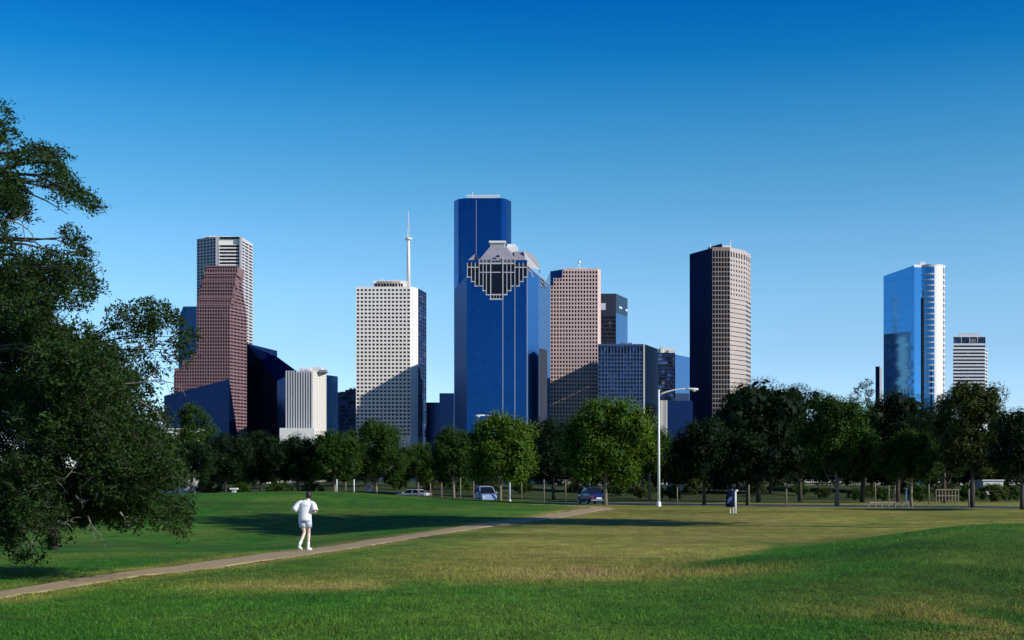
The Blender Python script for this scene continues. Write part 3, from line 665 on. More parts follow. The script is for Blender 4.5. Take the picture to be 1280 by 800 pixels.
wg.add([v(643.8, 331.2, -.35), v(659.4, 331.2, -.35), v(654, 312.4, 9), v(642.4, 312.4, 9)], [(0, 1, 2, 3)]); wg.add([v(642.4,312.4,9), v(654,312.4,9), v(654,312.4,30), v(642.4,312.4,30)], [(0,1,2,3)])
t.part(wg, 'crest_wing', M['crest_grey'])
# small squares under the roofs
sq = MB()
for q in (599.8, 603.5, 607, 610.3, 615.8, 619.5, 622.8, 630.3, 634, 637.5, 641): sq.box(X(q, D), X(q+2.4, D), D-.75, D-.52, Z(328.2, D), Z(325.9, D))
sq.add([v(619, 321.3, -1.2), v(624.5, 322, -1.2), v(624, 319, -.2), v(621, 319, -.2)], [(0, 1, 2, 3)])
t.part(sq, 'roof_opening', M['win_dark'])
dm = MB(); n_ = 9; ring = []
for k in range(n_):
    f = k/(n_-1)*math.pi/2; px = 654.2+21*math.sin(f); py = 336-23.5*math.cos(f)
    ring.append((px, py))
fan = [v(659.6, 332.5, 5)]+[v(p0, q0, 5.5+.25*k) for k, (p0, q0) in enumerate(ring)]
dm.add(fan, [tuple(range(len(fan)))])
for k in range(n_-1):
    (p0, q0), (p1, q1) = ring[k], ring[k+1]; dm.add([v(p0, q0, 5.5+.25*k), v(p1, q1, 5.75+.25*k), v(p1, q1, 38), v(p0, q0, 38)], [(0, 1, 2, 3)])
t.part(dm, 'vaulted_roof', M['crest_light'], smooth=False)
cap = MB(); cap.box(X(611, D), X(632.5, D), D+13, D+24, Z(300.4, D), Z(297.8, D)); cap.box(X(634, D), X(645, D), D+20, D+30, Z(303.5, D), Z(300.5, D))
cap.box(X(613, D), X(631, D), D+16, D+22, Z(306, D), Z(300.4, D)); cap.box(X(632, D), X(648, D), D+17, D+32, Z(311, D), Z(304, D))
for q in range(8): cap.box(X(613+q*2.5, D), X(613.8+q*2.5, D), D+14.2, D+15.6, Z(306, D), Z(300.4, D))
t.part(cap, 'crown_cap', M['white_metal'])
cp2 = MB(); v2 = lambda px, py: (X(px, D+10), D+10+max(0, (px-659))*.9, Z(py, D))
for k, (xa, ya, xb, yb_) in enumerate([(660, 333, 686, 350), (660, 337, 684, 354), (663, 342, 679, 356)]):
    cp2.bar((X(xa, D), D-.6+(xa-659)*.75, Z(ya, D)), (X(xb, D), D-.6+(xb-659)*.95, Z(yb_, D)), 1.0, 1.0)
for q in (661, 666, 671, 676, 681): f = (q-660)/26; cp2.bar((X(q, D), D-.6+(q-659)*.85, Z(333+17*f, D)), (X(q, D), D-.6+(q-659)*.85, Z(340+15*f, D)), .8, .8)
t.part(cp2, 'side_lattice', M['crest_grey']); t.done()
# dark slab added in place of a dark reflection in the side glass
t = Tower('office_building', 'narrow dark slab shaped as a reflection on the crested tower', 'office building', at=P(678, 1335), group='mid-rise blocks of the skyline'); mb = MB()
t.prism(mb, [P(673.8, 1336), P(684, 1339), P(684, 1347), P(673.8, 1344)], GZ, Z(437, 1335), tops=[Z(434.5, 1335), Z(437.5, 1335), Z(437.5, 1335), Z(434.5, 1335)]); t.part(mb, 'wall', M['dark_metal_panel']); t.done()

# 12 pink granite tower
D = 1400; t = Tower('skyscraper', 'pink granite tower with a full grid of square windows right of the crested tower', at=P(717, D))
wl = MB(); zt = Z(336, D); nR = 43; yb = 547
def msk(u, v_):
    px = 688+u*59; py = yb+(338-yb)*v_
    return not ((px < 704 and py < 349) or (px < 692 and py < 358))
t.facade(wl, P(688, D), P(747.3, D), Z(yb, D), Z(338, D), 16, nR, .38, .34, .9, M['win_dark'], mask=msk, zbase=GZ)
wl.box(X(704, D), X(747.3, D), D, D+1.5, Z(338, D), zt); wl.add([(*P(747.3, D), GZ), (*P(751, D+7), GZ), (*P(751, D+7), zt), (*P(747.3, D), zt)], [(0, 1, 2, 3)])
wl.quad((*P(751, D+7), GZ), (*P(735, D+50), GZ), (*P(735, D+50), zt), (*P(751, D+7), zt)); t.part(wl, 'gridded_wall', M['pink_granite'])
bk = MB(); t.prism(bk, [P(683, D+50), P(688, D+3), P(704, D+2.5), P(750, D+8), P(735, D+50)], GZ, zt, tops=[Z(341, D), Z(338.5, D), Z(336, D), Z(336, D), Z(336, D)])
t.part(bk, 'rear_wall', M['glass_navy']); 
ca = MB(); ca.bar((X(724.5, D), D+6, zt), (X(724.5, D), D+6, Z(327, D)), .8, .8); ca.tube([(X(724.5, D), D+6, Z(327.6, D)), (X(724.5, D), D+6, Z(325, D))], [1.4, 1.1], 8); ca.box(X(719, D), X(734, D), D+3, D+10, zt, Z(334.3, D)); t.part(ca, 'roof_aerial', M['white_metal'])
roofbits(t, D, 706, 745, 333.8, 336, M['pink_granite'], 15, name='parapet_plant'); t.done()

# 13 black tower behind
D = 1640; t = Tower('skyscraper', 'black tower with striped front and notched top behind the pink granite tower', at=P(767, D))
a, b, c_ = P(748, D), P(770, D), P(784.5, D+45); zt = Z(367, D); wl = MB()
t.facade(wl, a, b, Z(440, D), Z(395, D), 1, 9, .03, .3, .8, M['win_dark'], zbase=GZ)
wl.quad((*a, Z(395, D)), (*b, Z(395, D)), (*b, zt), (*a, zt)); t.part(wl, 'front_wall', M['dark_metal_panel'])
s2 = MB(); s2.quad((*b, GZ), (*c_, GZ), (*c_, Z(393, D+20)), (*b, Z(391, D))); t.part(s2, 'side_glass', M['glass_haze'])
s3 = MB(); s3.quad((*b, Z(391, D)), (*c_, Z(393, D+20)), (*c_, zt), (*b, zt)); s3.add([(*a, zt), (*b, zt), (*c_, zt), (X(760, D+60), D+60, zt)], [(0, 1, 2, 3)]); s3.quad((*c_, GZ), (X(760, D+60), D+60, GZ), (X(760, D+60), D+60, zt), (*c_, zt)); t.part(s3, 'crown_panel', M['glass_black'])
s4 = MB(); s4.box(X(751, D), X(757, D), D-.6, D-.05, Z(387.5, D), Z(379, D)); t.part(s4, 'sky_lobby_opening', M['band_white'])
s5 = MB(); T_ = Vector((c_[0]-b[0], c_[1]-b[1], 0)); 
for f0, f1 in ((.25, .5), (.8, .97)):
    q0 = Vector((*b, 0))+T_*f0; q1 = Vector((*b, 0))+T_*f1; n_ = Vector((T_.y, -T_.x, 0)).normalized()*.3
    s5.quad((q0.x+n_.x, q0.y+n_.y, Z(383.5, D)), (q1.x+n_.x, q1.y+n_.y, Z(383.5, D)), (q1.x+n_.x, q1.y+n_.y, Z(381, D)), (q0.x+n_.x, q0.y+n_.y, Z(381, D)))
t.part(s5, 'notch_opening', M['band_white']); t.done()

# 14 gridded slab, its blue-grey shade put into the frame colour
D = 1340; t = Tower('skyscraper', 'slab painted in blue grey shade with a fine window grid and pale corner strip', at=P(785, D))
a, b = P(747.5, D), P(803.5, D); c_ = P(822.5, D+48); zt = Z(430, D); wl = MB()
t.facade(wl, a, b, Z(560, D), Z(442, D), 14, 24, .30, .28, .8, M['win_blue'], zbase=GZ)
t.facade(wl, a, b, Z(442, D), Z(432, D), 14, 1, .30, .06, .8, M['win_blue']); wl.box(a[0], b[0], D, D+2, Z(432, D), zt); t.part(wl, 'gridded_wall', M['slab_frame'])
cs = MB(); cs.box(X(804.2, D), X(806, D), D-.4, D+3, GZ, zt-.5); t.part(cs, 'corner_strip', M['cream_conc'])
s2 = MB(); s2.quad((*P(806, D+2), GZ), (*c_, GZ), (*c_, zt), (*P(806, D+2), zt)); s2.add([(*a, zt), (*b, zt), (*c_, zt), (X(765, D+50), D+50, zt)], [(0, 1, 2, 3)]); s2.quad((*c_, GZ), (X(765, D+50), D+50, GZ), (X(765, D+50), D+50, zt), (*c_, zt)); t.part(s2, 'side_wall', M['glass_navy2']); 
roofbits(t, D, 776, 790, 428, 430, M['slab_frame'], 17); t.done()

# 15, 16
D = 1560; t = Tower('office_building', 'dark ribbon windowed block with white plant boxes on its roof', 'office building', at=P(833, D), group='mid-rise blocks of the skyline')
wl = MB(); t.facade(wl, P(818, D), P(844, D), Z(560, D), Z(441, D), 1, 24, .02, .18, .5, M['win_blue'], zbase=GZ); wl.pbox(818, 844, D+.9, D+40, GZ, Z(441, D)); t.part(wl, 'wall', M['dark_metal_panel'])
ph = MB(); ph.box(X(825, D), X(841, D), D+5, D+20, Z(441, D), Z(435, D)); ph.box(X(826, D), X(829, D), D+3, D+6, Z(441, D), Z(432.5, D)); ph.box(X(836, D), X(844, D), D+2, D+5, Z(441, D), Z(437, D)); t.part(ph, 'plant_box', M['white_wall']); t.done()
D = 1660; t = Tower('office_building', 'pale sky blue glass block between two dark towers', 'office building', at=P(852, D), group='mid-rise blocks of the skyline'); mb = MB()
t.prism(mb, [P(838, D), P(864, D+50), P(864, D+80), P(838, D+60)], GZ, Z(442, D)); t.part(mb, 'glass_wall', M['glass_haze'])
lb = MB(); lb.box(X(843.5, D-8), X(861, D-8), D-12, D-8, GZ, Z(492, D-8)); t.part(lb, 'lower_louvre', M['slab_frame']); t.done()
D = 1340; t = Tower('office_building', 'low dark block with a cream pilaster behind the street lamp', 'office building', at=P(845, D), group='mid-rise blocks of the skyline'); mb = MB()
mb.pbox(822, 866, D, D+40, GZ, Z(501, D)); t.part(mb, 'wall', M['glass_navy']); pl = MB()
for q0, q1 in ((825, 829.5), (830.2, 831.2), (831.8, 834)): pl.box(X(q0, D), X(q1, D), D-1.2, D-.05, GZ, Z(500.5, D))
t.part(pl, 'pilaster', M['cream_conc']); t.done()

# 18 brown granite tower
D = 1400; t = Tower('skyscraper', 'brown granite tower half faced in black glass standing apart from the cluster', at=P(900, D))
a, b, c_, d_, e_ = P(862, D+38), P(890.5, D), P(912.5, D), P(932, D+22), P(938.5, D+45)
zt = Z(309, D); mb = MB(); mb.quad((*a, GZ), (*b, GZ), (*b, zt-.5), (*a, zt-.5)); t.part(mb, 'black_glass_face', M['glass_black'])
wl = MB(); zb = Z(545, D)
t.facade(wl, b, c_, zb, Z(322, D), 6, 38, .2, .22, 1.2, M['win_dark'], zbase=GZ); t.facade(wl, b, c_, Z(322, D), Z(313, D), 6, 1, .3, .12, 1.2, M['win_dark']); wl.quad((*b, Z(313, D)), (*c_, Z(313, D)), (*c_, zt), (*b, zt))
wr = MB()
for (p_, q_, n_) in ((c_, d_, 6), (d_, e_, 3)):
    t.facade(wr, p_, q_, zb, Z(370, D), 1 if n_ == 6 else 2, 30, .03, .84 if n_ == 6 else .6, .35, M['win_dark'], zbase=GZ); t.facade(wr, p_, q_, Z(370, D), Z(322, D), n_, 8, .58, .52, .6, M['win_dark'])
    t.facade(wr, p_, q_, Z(322, D), Z(313, D), n_, 1, .5, .25, .8, M['win_dark']); wr.quad((*p_, Z(313, D)), (*q_, Z(313, D)), (*q_, zt), (*p_, zt))
t.part(wr, 'sunlit_granite_wall', M['brown_lit'])  # brighter granite colour stands for sunlight on these faces
f_ = P(925, D+80); g_ = P(875, D+80)
wl.add([(*p, zt-.6) for p in (a, b, c_, d_, e_, f_, g_)], [tuple(range(7))])
for p_, q_ in ((e_, f_), (f_, g_), (g_, a)): wl.quad((*p_, GZ), (*q_, GZ), (*q_, zt-.6), (*p_, zt-.6))
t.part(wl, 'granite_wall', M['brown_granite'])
ph = MB(); ph.add([v_ for v_ in [(*P(885, D+10), zt-1), (*P(902, D+4), zt-1), (*P(902, D+4), Z(303.5, D)), (*P(885, D+10), Z(307, D)), (*P(905, D+40), zt-1), (*P(905, D+40), Z(303.5, D)), (*P(888, D+40), zt-1), (*P(888, D+40), Z(307, D))]], [(0,1,2,3),(1,4,5,2),(4,6,7,5),(6,0,3,7),(3,2,5,7)]); t.part(ph, 'penthouse', M['dark_metal_panel'])
ph = MB(); ph.box(X(903, D+6), X(913.5, D+6), D+6, D+20, zt-.5, Z(305.5, D)); t.part(ph, 'roof_screen', M['white_metal']); ph = MB(); ph.bar((X(914.8, D), D+8, zt), (X(914.8, D), D+8, Z(299, D)), .9, .9); t.part(ph, 'roof_aerial', M['white_metal']); ph = MB(); ph.bar((X(889.5, D), D+8, zt), (X(889.5, D), D+8, Z(302.5, D)), 1.0, 1.0); t.part(ph, 'roof_aerial', M['white_metal']); t.done()

# 19 sliver
t = Tower('office_building', 'thin black sliver of a block beside the curved mirror glass tower', 'office building', at=P(1098, 1600), group='mid-rise blocks of the skyline'); mb = MB()
mb.pbox(1094.3, 1099.6, 1600, 1615, GZ, Z(458, 1600)); t.part(mb, 'wall', M['glass_black']); mb = MB(); mb.pbox(1099.7, 1102.5, 1601, 1615, GZ, Z(459, 1600)); t.part(mb, 'edge_strip', M['band_white']); t.done()

# 20 curved mirror glass tower
t = Tower('skyscraper', 'mirror blue glass tower with a rounded banded end and a painted highlight', at=P(1140, 1500))
D1, D0 = 1512, 1480; A_ = (X(1104.5, D1), D1); B_ = (X(1143, D0), D0); zt = Z(331.5, D0)
mb = MB(); 
rad_c = (A_[0]+4, A_[1]+1)
zl = Z(345, D1); mb.quad((*A_, GZ), (*B_, GZ), (*B_, zt), (*A_, zl)); t.part(mb, 'mirror_glass', M['glass_sky'])
cr = MB(); pr = None
for k in range(7):
    f = math.pi*(.06 + k/6*.5); q = (A_[0]+3.2-3.2*math.cos(f-.1), A_[1]+3.2*math.sin(f)) if k else A_
    if pr: cr.quad((*q, GZ), (*pr, GZ), (*pr, zl-.3-.25*k), (*q, zl-.3-.25*(k+1)))
    pr = q
t.part(cr, 'rounded_corner', M['glass_sky'], smooth=True)
# rounded end: arc from B_ to the far right
end = []; cx, cy = X(1161.5, 1496), 1496.0; rr_ = 15.6
a0 = math.atan2(B_[1]-cy, B_[0]-cx); 
for k in range(25):
    f = a0+(R(35)-a0)*k/24
    if f < a0-.001: pass
    end.append((cx+rr_*math.cos(f), cy+rr_*math.sin(f)*1.15))
end[0] = B_
rows = 38; zb = Z(505, D0); ch = (zt-2-zb)/rows
bd = MB(); gl = MB()
def strip(mb_, i0, i1, z0, z1, out=0.0):
    for i in range(i0, i1):
        (xa, ya), (xb, yb_) = end[i], end[i+1]
        oa = Vector((xa-cx, ya-cy)).normalized()*out; ob = Vector((xb-cx, yb_-cy)).normalized()*out
        mb_.quad((xa+oa.x, ya+oa.y, z0), (xb+ob.x, yb_+ob.y, z0), (xb+ob.x, yb_+ob.y, z1), (xa+oa.x, ya+oa.y, z1))
strip(gl, 0, 24, GZ, zt-2); t.part(gl, 'end_glass', M['glass_sky'], smooth=True)
strip(bd, 0, 24, zt-2, zt+.8, .45)
for j in range(22):
    z_ = zt-10-j*(zt-10-Z(500, D0))/22; strip(bd, 2, 24, z_, z_+1.7, .5); strip(bd, 2, 24, z_+1.7-.01, z_+1.7, .25)
t.part(bd, 'spandrel_band', M['band_white'], smooth=True)
sv = MB(); strip(sv, 7, 12, GZ, zt-1, .62); t.part(sv, 'highlight_panel', M['silver'], smooth=True)  # highlight on the curve painted as a bright strip
ws = MB(); strip(ws, 12, 23, GZ, zt-6, .12); t.part(ws, 'dark_glazing', M['win_dark'], smooth=True)
for q_ in (13, 16): ws = MB(); strip(ws, q_, q_+1, GZ, zt-1, .55); t.part(ws, 'white_mullion', M['band_white'])
dk = MB(); (xa, ya) = end[1]; dk.bar((xa-.5, ya-.8, GZ), (xa-.5, ya-.8, Z(372, D0)), .9, .9); t.part(dk, 'dark_seam', M['dark_metal_panel'])
rf = MB(); far_ = (end[-1][0]-20, D1+20); poly = [A_, B_]+end[1:]+[(A_[0]+20, A_[1]+26)]
rf.add([(*p, (zl if i_ == 0 else zt)-.4) for i_, p in enumerate(poly)], [tuple(range(len(poly)))]); rf.quad((*end[-1], GZ), (A_[0]+20, A_[1]+26, GZ), (A_[0]+20, A_[1]+26, zt-.4), (*end[-1], zt-.4)); rf.quad((A_[0]+20, A_[1]+26, GZ), (*A_, GZ), (*A_, zl-.4), (A_[0]+20, A_[1]+26, zt-.4)); t.part(rf, 'rear_wall', M['slab_frame'])
cp = MB(); cp.pbox(1150, 1157, 1484, 1494, zt-.4, Z(329.5, 1496)); t.part(cp, 'penthouse', M['white_metal']); t.done()

# 21 white banded block
D = 1300; t = Tower('office_building', 'white block striped with dark ribbon windows under a glazed top storey', 'office building', at=P(1212, D), group='mid-rise blocks of the skyline')
a, b, c_ = P(1191, D), P(1231.5, D), P(1234.6, D+18); wl = MB()
t.facade(wl, a, b, Z(508, D), Z(435.2, D), 1, 17, .02, .5, .9, M['win_dark'], zbase=GZ); t.facade(wl, b, c_, Z(508, D), Z(435.2, D), 1, 17, .2, .5, .9, M['win_dark'], zbase=GZ)
wl.add([(*a, Z(435.2, D)), (*b, Z(435.2, D)), (*c_, Z(435.2, D)), (X(1195, D+30), D+30, Z(435.2, D))], [(0, 1, 2, 3)]); wl.quad((*c_, GZ), (X(1195, D+30), D+30, GZ), (X(1195, D+30), D+30, Z(435.2, D)), (*c_, Z(435.2, D)))
t.part(wl, 'banded_wall', M['band_white'])
u = MB(); t.facade(u, P(1191.5, D+1), P(1232, D+1), Z(435.2, D), Z(430.2, D), 1, 1, .02, .55, .5, M['win_dark'])
t.facade(u, P(1191.5, D+1), P(1232, D+1), Z(430.2, D), Z(420, D), 4, 1, .05, .22, .5, M['win_blue']); u.pbox(1191.7, 1232, D+1.8, D+25, Z(435.2, D), Z(420, D)); t.part(u, 'top_storey', M['band_white'])
ph = MB(); ph.pbox(1201, 1225, D+5, D+18, Z(420, D), Z(416, D)); ph.pbox(1198, 1201.5, D+4, D+9, Z(420, D), Z(415.5, D)); t.part(ph, 'penthouse', M['grey_conc']); t.done()

# ------------------------------------------------------------------ trees
def tree_meshes(seed, w_, h_, crown_lo, leaf, n, round_=1.0, lobes=34, gap=.15, open_=0.0):
    """crown of many small leaf faces gathered into lobes + tapered trunk with limbs. unit: metres, base at origin"""
    r = np.random.default_rng(seed); rr = random.Random(seed)
    rx = w_/2; rz = (h_-crown_lo)/2; cz = crown_lo+rz
    L_ = []
    for i in range(lobes):
        zn = -.92+1.9*((i+.5)/lobes); ang = i*2.39996+r.random()*.6; q = 1-.55*r.random()**2.2
        hr_ = (1-max(0, zn)**2.0)**.5 if zn > 0 else (1-min(.98, -zn)**4.5)**.5
        c = np.array([math.cos(ang)*rx*.78*q*hr_, math.sin(ang)*rx*.78*q*hr_, cz+zn*rz*.80]); s_ = (.24+.16*r.random())*min(rx, rz*1.15)
        L_.append((c, s_))
    L_.append((np.array([0, 0, cz]), .5*min(rx, rz))); L_.append((np.array([0, 0, cz-rz*.45]), .42*min(rx, rz)))
    wts = np.array([s_**2 for _, s_ in L_]); wts /= wts.sum(); pick = r.choice(len(L_), n, p=wts)
    C = np.array([c for c, _ in L_])[pick]; S = np.array([s_ for _, s_ in L_])[pick]
    d = r.normal(size=(n, 3)); d /= np.linalg.norm(d, axis=1)[:, None]
    # sprigs: quantise directions so that small tufts and gaps form
    tuft = np.round(d*3.2+r.random((len(L_), 3))[pick]*2)/3.2; d = d*(1-.45)+tuft*.45
    rad = S*(.5+.5*r.random(n)**.5); p_ = C+d*rad[:, None]*np.array([1, 1, .82]); p_ += r.normal(0, leaf*.5, (n, 3))
    keep = (p_[:, 2] > crown_lo*.86) & ((vnoise(p_[:, 0]*1.6+5, p_[:, 2]*1.6+p_[:, 1]*1.1, seed) > gap))
    p_ = p_[keep]; d = d[keep]; pk = pick[keep]; k = len(p_)
    nrm = d*.5+r.normal(size=(k, 3))*.55+np.array([0, 0, .25]); nrm /= np.linalg.norm(nrm, axis=1)[:, None]
    u_ = np.cross(nrm, r.normal(size=(k, 3))); u_ /= np.linalg.norm(u_, axis=1)[:, None]; v_ = np.cross(nrm, u_)
    sz = leaf*(.6+.8*r.random(k))[:, None]
    A = p_-u_*sz*.5; B = p_+v_*sz*.32; Cc = p_+u_*sz*.5; Dd = p_-v_*sz*.32
    V_ = np.stack([A, B, Cc, Dd], 1).reshape(-1, 3)
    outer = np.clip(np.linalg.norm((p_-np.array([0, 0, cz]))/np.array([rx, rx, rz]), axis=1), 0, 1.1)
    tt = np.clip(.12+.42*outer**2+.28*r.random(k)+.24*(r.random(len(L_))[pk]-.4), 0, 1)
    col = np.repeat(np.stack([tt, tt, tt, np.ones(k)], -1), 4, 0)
    # larger leaf sprays close each lobe; inner shade painted in as dark tint
    if gap < .3:
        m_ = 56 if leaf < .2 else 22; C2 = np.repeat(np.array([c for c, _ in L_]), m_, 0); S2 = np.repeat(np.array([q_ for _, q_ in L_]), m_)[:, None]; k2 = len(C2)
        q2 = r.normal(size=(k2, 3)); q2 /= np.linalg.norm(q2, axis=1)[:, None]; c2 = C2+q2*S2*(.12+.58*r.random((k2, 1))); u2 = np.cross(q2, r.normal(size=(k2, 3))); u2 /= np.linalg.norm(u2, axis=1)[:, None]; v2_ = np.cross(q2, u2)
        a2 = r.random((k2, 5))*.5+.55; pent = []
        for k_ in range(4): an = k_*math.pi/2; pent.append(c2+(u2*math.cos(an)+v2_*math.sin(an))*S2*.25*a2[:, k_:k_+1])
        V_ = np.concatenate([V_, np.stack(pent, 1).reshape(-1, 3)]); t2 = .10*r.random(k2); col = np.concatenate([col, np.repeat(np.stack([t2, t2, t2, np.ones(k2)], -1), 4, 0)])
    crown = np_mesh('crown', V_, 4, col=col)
    mb = MB(); tr = .0135*h_+.04
    bend = [(rr.uniform(-.02, .02)*h_*i/4, rr.uniform(-.02, .02)*h_*i/4) for i in range(5)]
    pts = [(bend[i][0], bend[i][1], (crown_lo+rz*.9)*i/4-(.1 if i == 0 else 0)) for i in range(5)]
    mb.tube(pts, [tr*1.35, tr, tr*.86, tr*.62, tr*.35], 9)
    for c, s_ in L_[:14]:
        z_ = crown_lo*.98+rr.random()*rz*.7; f = min(z_/(crown_lo+rz*.9), 1); st = Vector((bend[3][0]*f, bend[3][1]*f, z_))
        e2 = st.lerp(Vector(c), .8); mid = (st+e2)/2+Vector((0, 0, -.06*h_*rr.random())); mb.tube([st, mid, e2], [tr*.42, tr*.24, tr*.08], 6)
    me = bpy.data.meshes.new('trunk'); me.from_pydata(mb.v, [], mb.f); me.update(); me.polygons.foreach_set('use_smooth', [True]*len(me.polygons))
    return crown, me

def place_tree(name, label, meshes, px, D, mats, group, scale=1.0, rz=0.0, sz=1.0, by=None, cat='tree', pos=None):
    x, y = pos if pos else (X(px, D), D); z = Hs(x, y)
    t_ = empty(name, (x, y, z), label, cat, group, rz)
    c1 = link('crown', meshes[0], None, t_); c2 = link('trunk', meshes[1], None, t_)
    for o_, m_ in ((c1, mats[0]), (c2, mats[1])):
        if len(o_.data.materials) == 0: o_.data.materials.append(m_)
        o_.material_slots[0].link = 'OBJECT'; o_.material_slots[0].material = m_; o_.scale = (scale, scale, scale*sz)
    return t_
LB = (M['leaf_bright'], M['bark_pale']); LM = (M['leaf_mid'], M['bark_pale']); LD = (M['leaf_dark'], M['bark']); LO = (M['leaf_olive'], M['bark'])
G1 = 'round park trees lining the road'; G2 = 'trees of the dark belt behind the lawn'
def own(px, D, w_px, top, seed, mats, label, group=G1, lo=None, leaf=.135, n=17000, round_=1.0, lobes=34, gap=.15, name='park_tree'):
    zb = Hs(X(px, D), D); h_ = Z(top, D)-zb; w_ = w_px*D/F; lo_ = (Z(lo+(5 if px > 840 else 2), D)-zb) if lo else h_*.22
    ms_ = tree_meshes(seed, w_*1.04, h_*1.02, lo_, leaf, int((480 if D < 145 else 360)*w_*h_*(1-gap)), round_, lobes, gap)
    return place_tree(name, label, ms_, px, D, mats, group, rz=0)
own(625, 136, 98, 517, 101, LB, 'bright green ball-crowned tree in front of the crested tower', lo=604, n=24000, lobes=44)
own(757, 121, 122, 500, 102, LB, 'widest bright green tree beside the dark blue car', lo=606, n=28000, lobes=50)
own(470, 165, 92, 528, 103, LM, 'bushy mid green tree with a thick pale trunk below the white grid tower', lo=600, n=18000)
own(567, 158, 72, 536, 104, LM, 'narrow mid green tree between the mast tower and the ball-crowned tree', lo=603, n=15000)
own(522, 172, 56, 556, 105, LM, 'small mid green tree behind the white car', lo=603, n=12000)
own(692, 168, 82, 526, 106, LD, 'dark tree filling the gap under the pink granite tower', lo=601, n=15000)
own(812, 165, 66, 530, 107, LM, 'half hidden green tree just behind the street lamp', lo=602, n=15000)
own(880, 122, 92, 527, 108, LD, 'dark ball-crowned tree to the right of the street lamp', lo=606, n=20000, lobes=40)
own(934, 120, 70, 541, 109, LD, 'small dark tree beside the person with the white post', lo=606, n=13000)
own(948, 146, 138, 481, 110, LD, 'large dark oak with a flat crown next to the brown granite tower', lo=600, n=24000, lobes=50, gap=.05, name='oak_tree')
own(1046, 118, 98, 497, 111, LM, 'full green oak under the clear sky gap', lo=604, n=26000, lobes=44, gap=.05, name='oak_tree')
own(1000, 160, 104, 484, 112, LD, 'dark oak crown squeezed between the flat oak and the full green oak', lo=596, n=17000, gap=.05, name='oak_tree')
own(1078, 150, 44, 465, 113, LD, 'slender dark tree whose thin top rises above all others', lo=590, n=8000, gap=.42, lobes=22, name='oak_tree')
own(1122, 148, 116, 494, 114, LD, 'dark spreading oak below the mirror glass tower', lo=598, n=20000, gap=.05, name='oak_tree')
own(1139, 117, 78, 541, 115, LM, 'low rounded tree with green lit leaves below the mirror glass tower', lo=602, n=17000)
own(1215, 112, 96, 474, 116, LO, 'olive leaved airy tree below the white striped block', lo=598, n=17000, gap=.24, lobes=44, name='oak_tree')
own(1180, 138, 82, 488, 117, LD, 'thin dark tree behind the olive leaved tree', lo=598, n=9000, gap=.3)
own(1278, 98, 92, 512, 118, LD, 'dark tree with forked trunk at the end of the railing', lo=600, n=18000, name='oak_tree')
for k, (px, D_, w_, top, m_, lb) in enumerate([
    (222, 147, 108, 549, LD, 'dark dense tree at the edge of the drooping foliage'),
    (282, 160, 78, 543, LD, 'dark dense tree below the purple granite tower'),
    (326, 166, 76, 540, LD, 'dark dense tree below the black glass tower'),
    (372, 160, 76, 546, LD, 'dark dense tree below the white podium'),
    (418, 158, 70, 541, LM, 'green topped tree below the slate glass block')]):
    own(px, D_, w_, top, 130+k, m_, lb, group=G2, lo=603, n=14000, name='oak_tree')
own(240, 161, 56, 501, 140, LM, 'small bushy tree poking up in front of the navy glass block', group=G2, lo=600, n=9000, gap=.12, name='oak_tree')
# far belt: shared crowns
base = [tree_meshes(200+k, 10.5, 8.6, .45, .24, 12000, 1.0, 34, .06) for k in range(5)]
words_ = ['purple granite tower', 'black glass tower', 'ribbed white block', 'white grid tower', 'tallest blue tower', 'crested tower', 'pink granite tower', 'blue grey slab', 'street lamp', 'brown granite tower', 'open sky beside the brown tower', 'full green oak', 'mirror glass tower', 'white striped block', 'right hand railing']
cnt = 0
def belt_top(px): return np.interp(px, [150, 430, 520, 600, 850, 900, 1100, 1290], [556, 556, 566, 560, 548, 530, 520, 535])
for row, (D_, step, off) in enumerate([(200, 40, 14), (246, 38, 6), (300, 40, 0)]):
    px = 150+row*13
    while px < 1330:
        y_ = Hs(X(px, D_), D_); hh_ = (Z(belt_top(px)+off+random.uniform(-5, 7), D_)-y_)/8.6
        place_tree('oak_tree', 'dark far tree of the belt behind the lawn', base[cnt % 5], px, D_+random.uniform(-7, 7), LD, G2 + ' seen between trunks', scale=min(hh_, 1.15)*random.uniform(.95, 1.1), rz=random.uniform(0, 6.28), sz=hh_/min(hh_, 1.15))
        px += step*random.uniform(.85, 1.15); cnt += 1
# tall tree added beyond the right edge of the view to shadow the lawn
tall = tree_meshes(300, 13, 25, 12.5, .5, 9000, 1.0, 34, .02)
for k, (x_, y_) in enumerate([(33.5, 58)]):
    place_tree('park_tree', ['tall tree added out of view to cast shadow on the lawn', 'second tall tree added out of view to cast shadow', 'third tall tree added out of view to cast shadow'][k], tall, 0, 0, LM, None, scale=[1.15, 1.25, 1][k], rz=k*1.7, pos=(x_, y_))

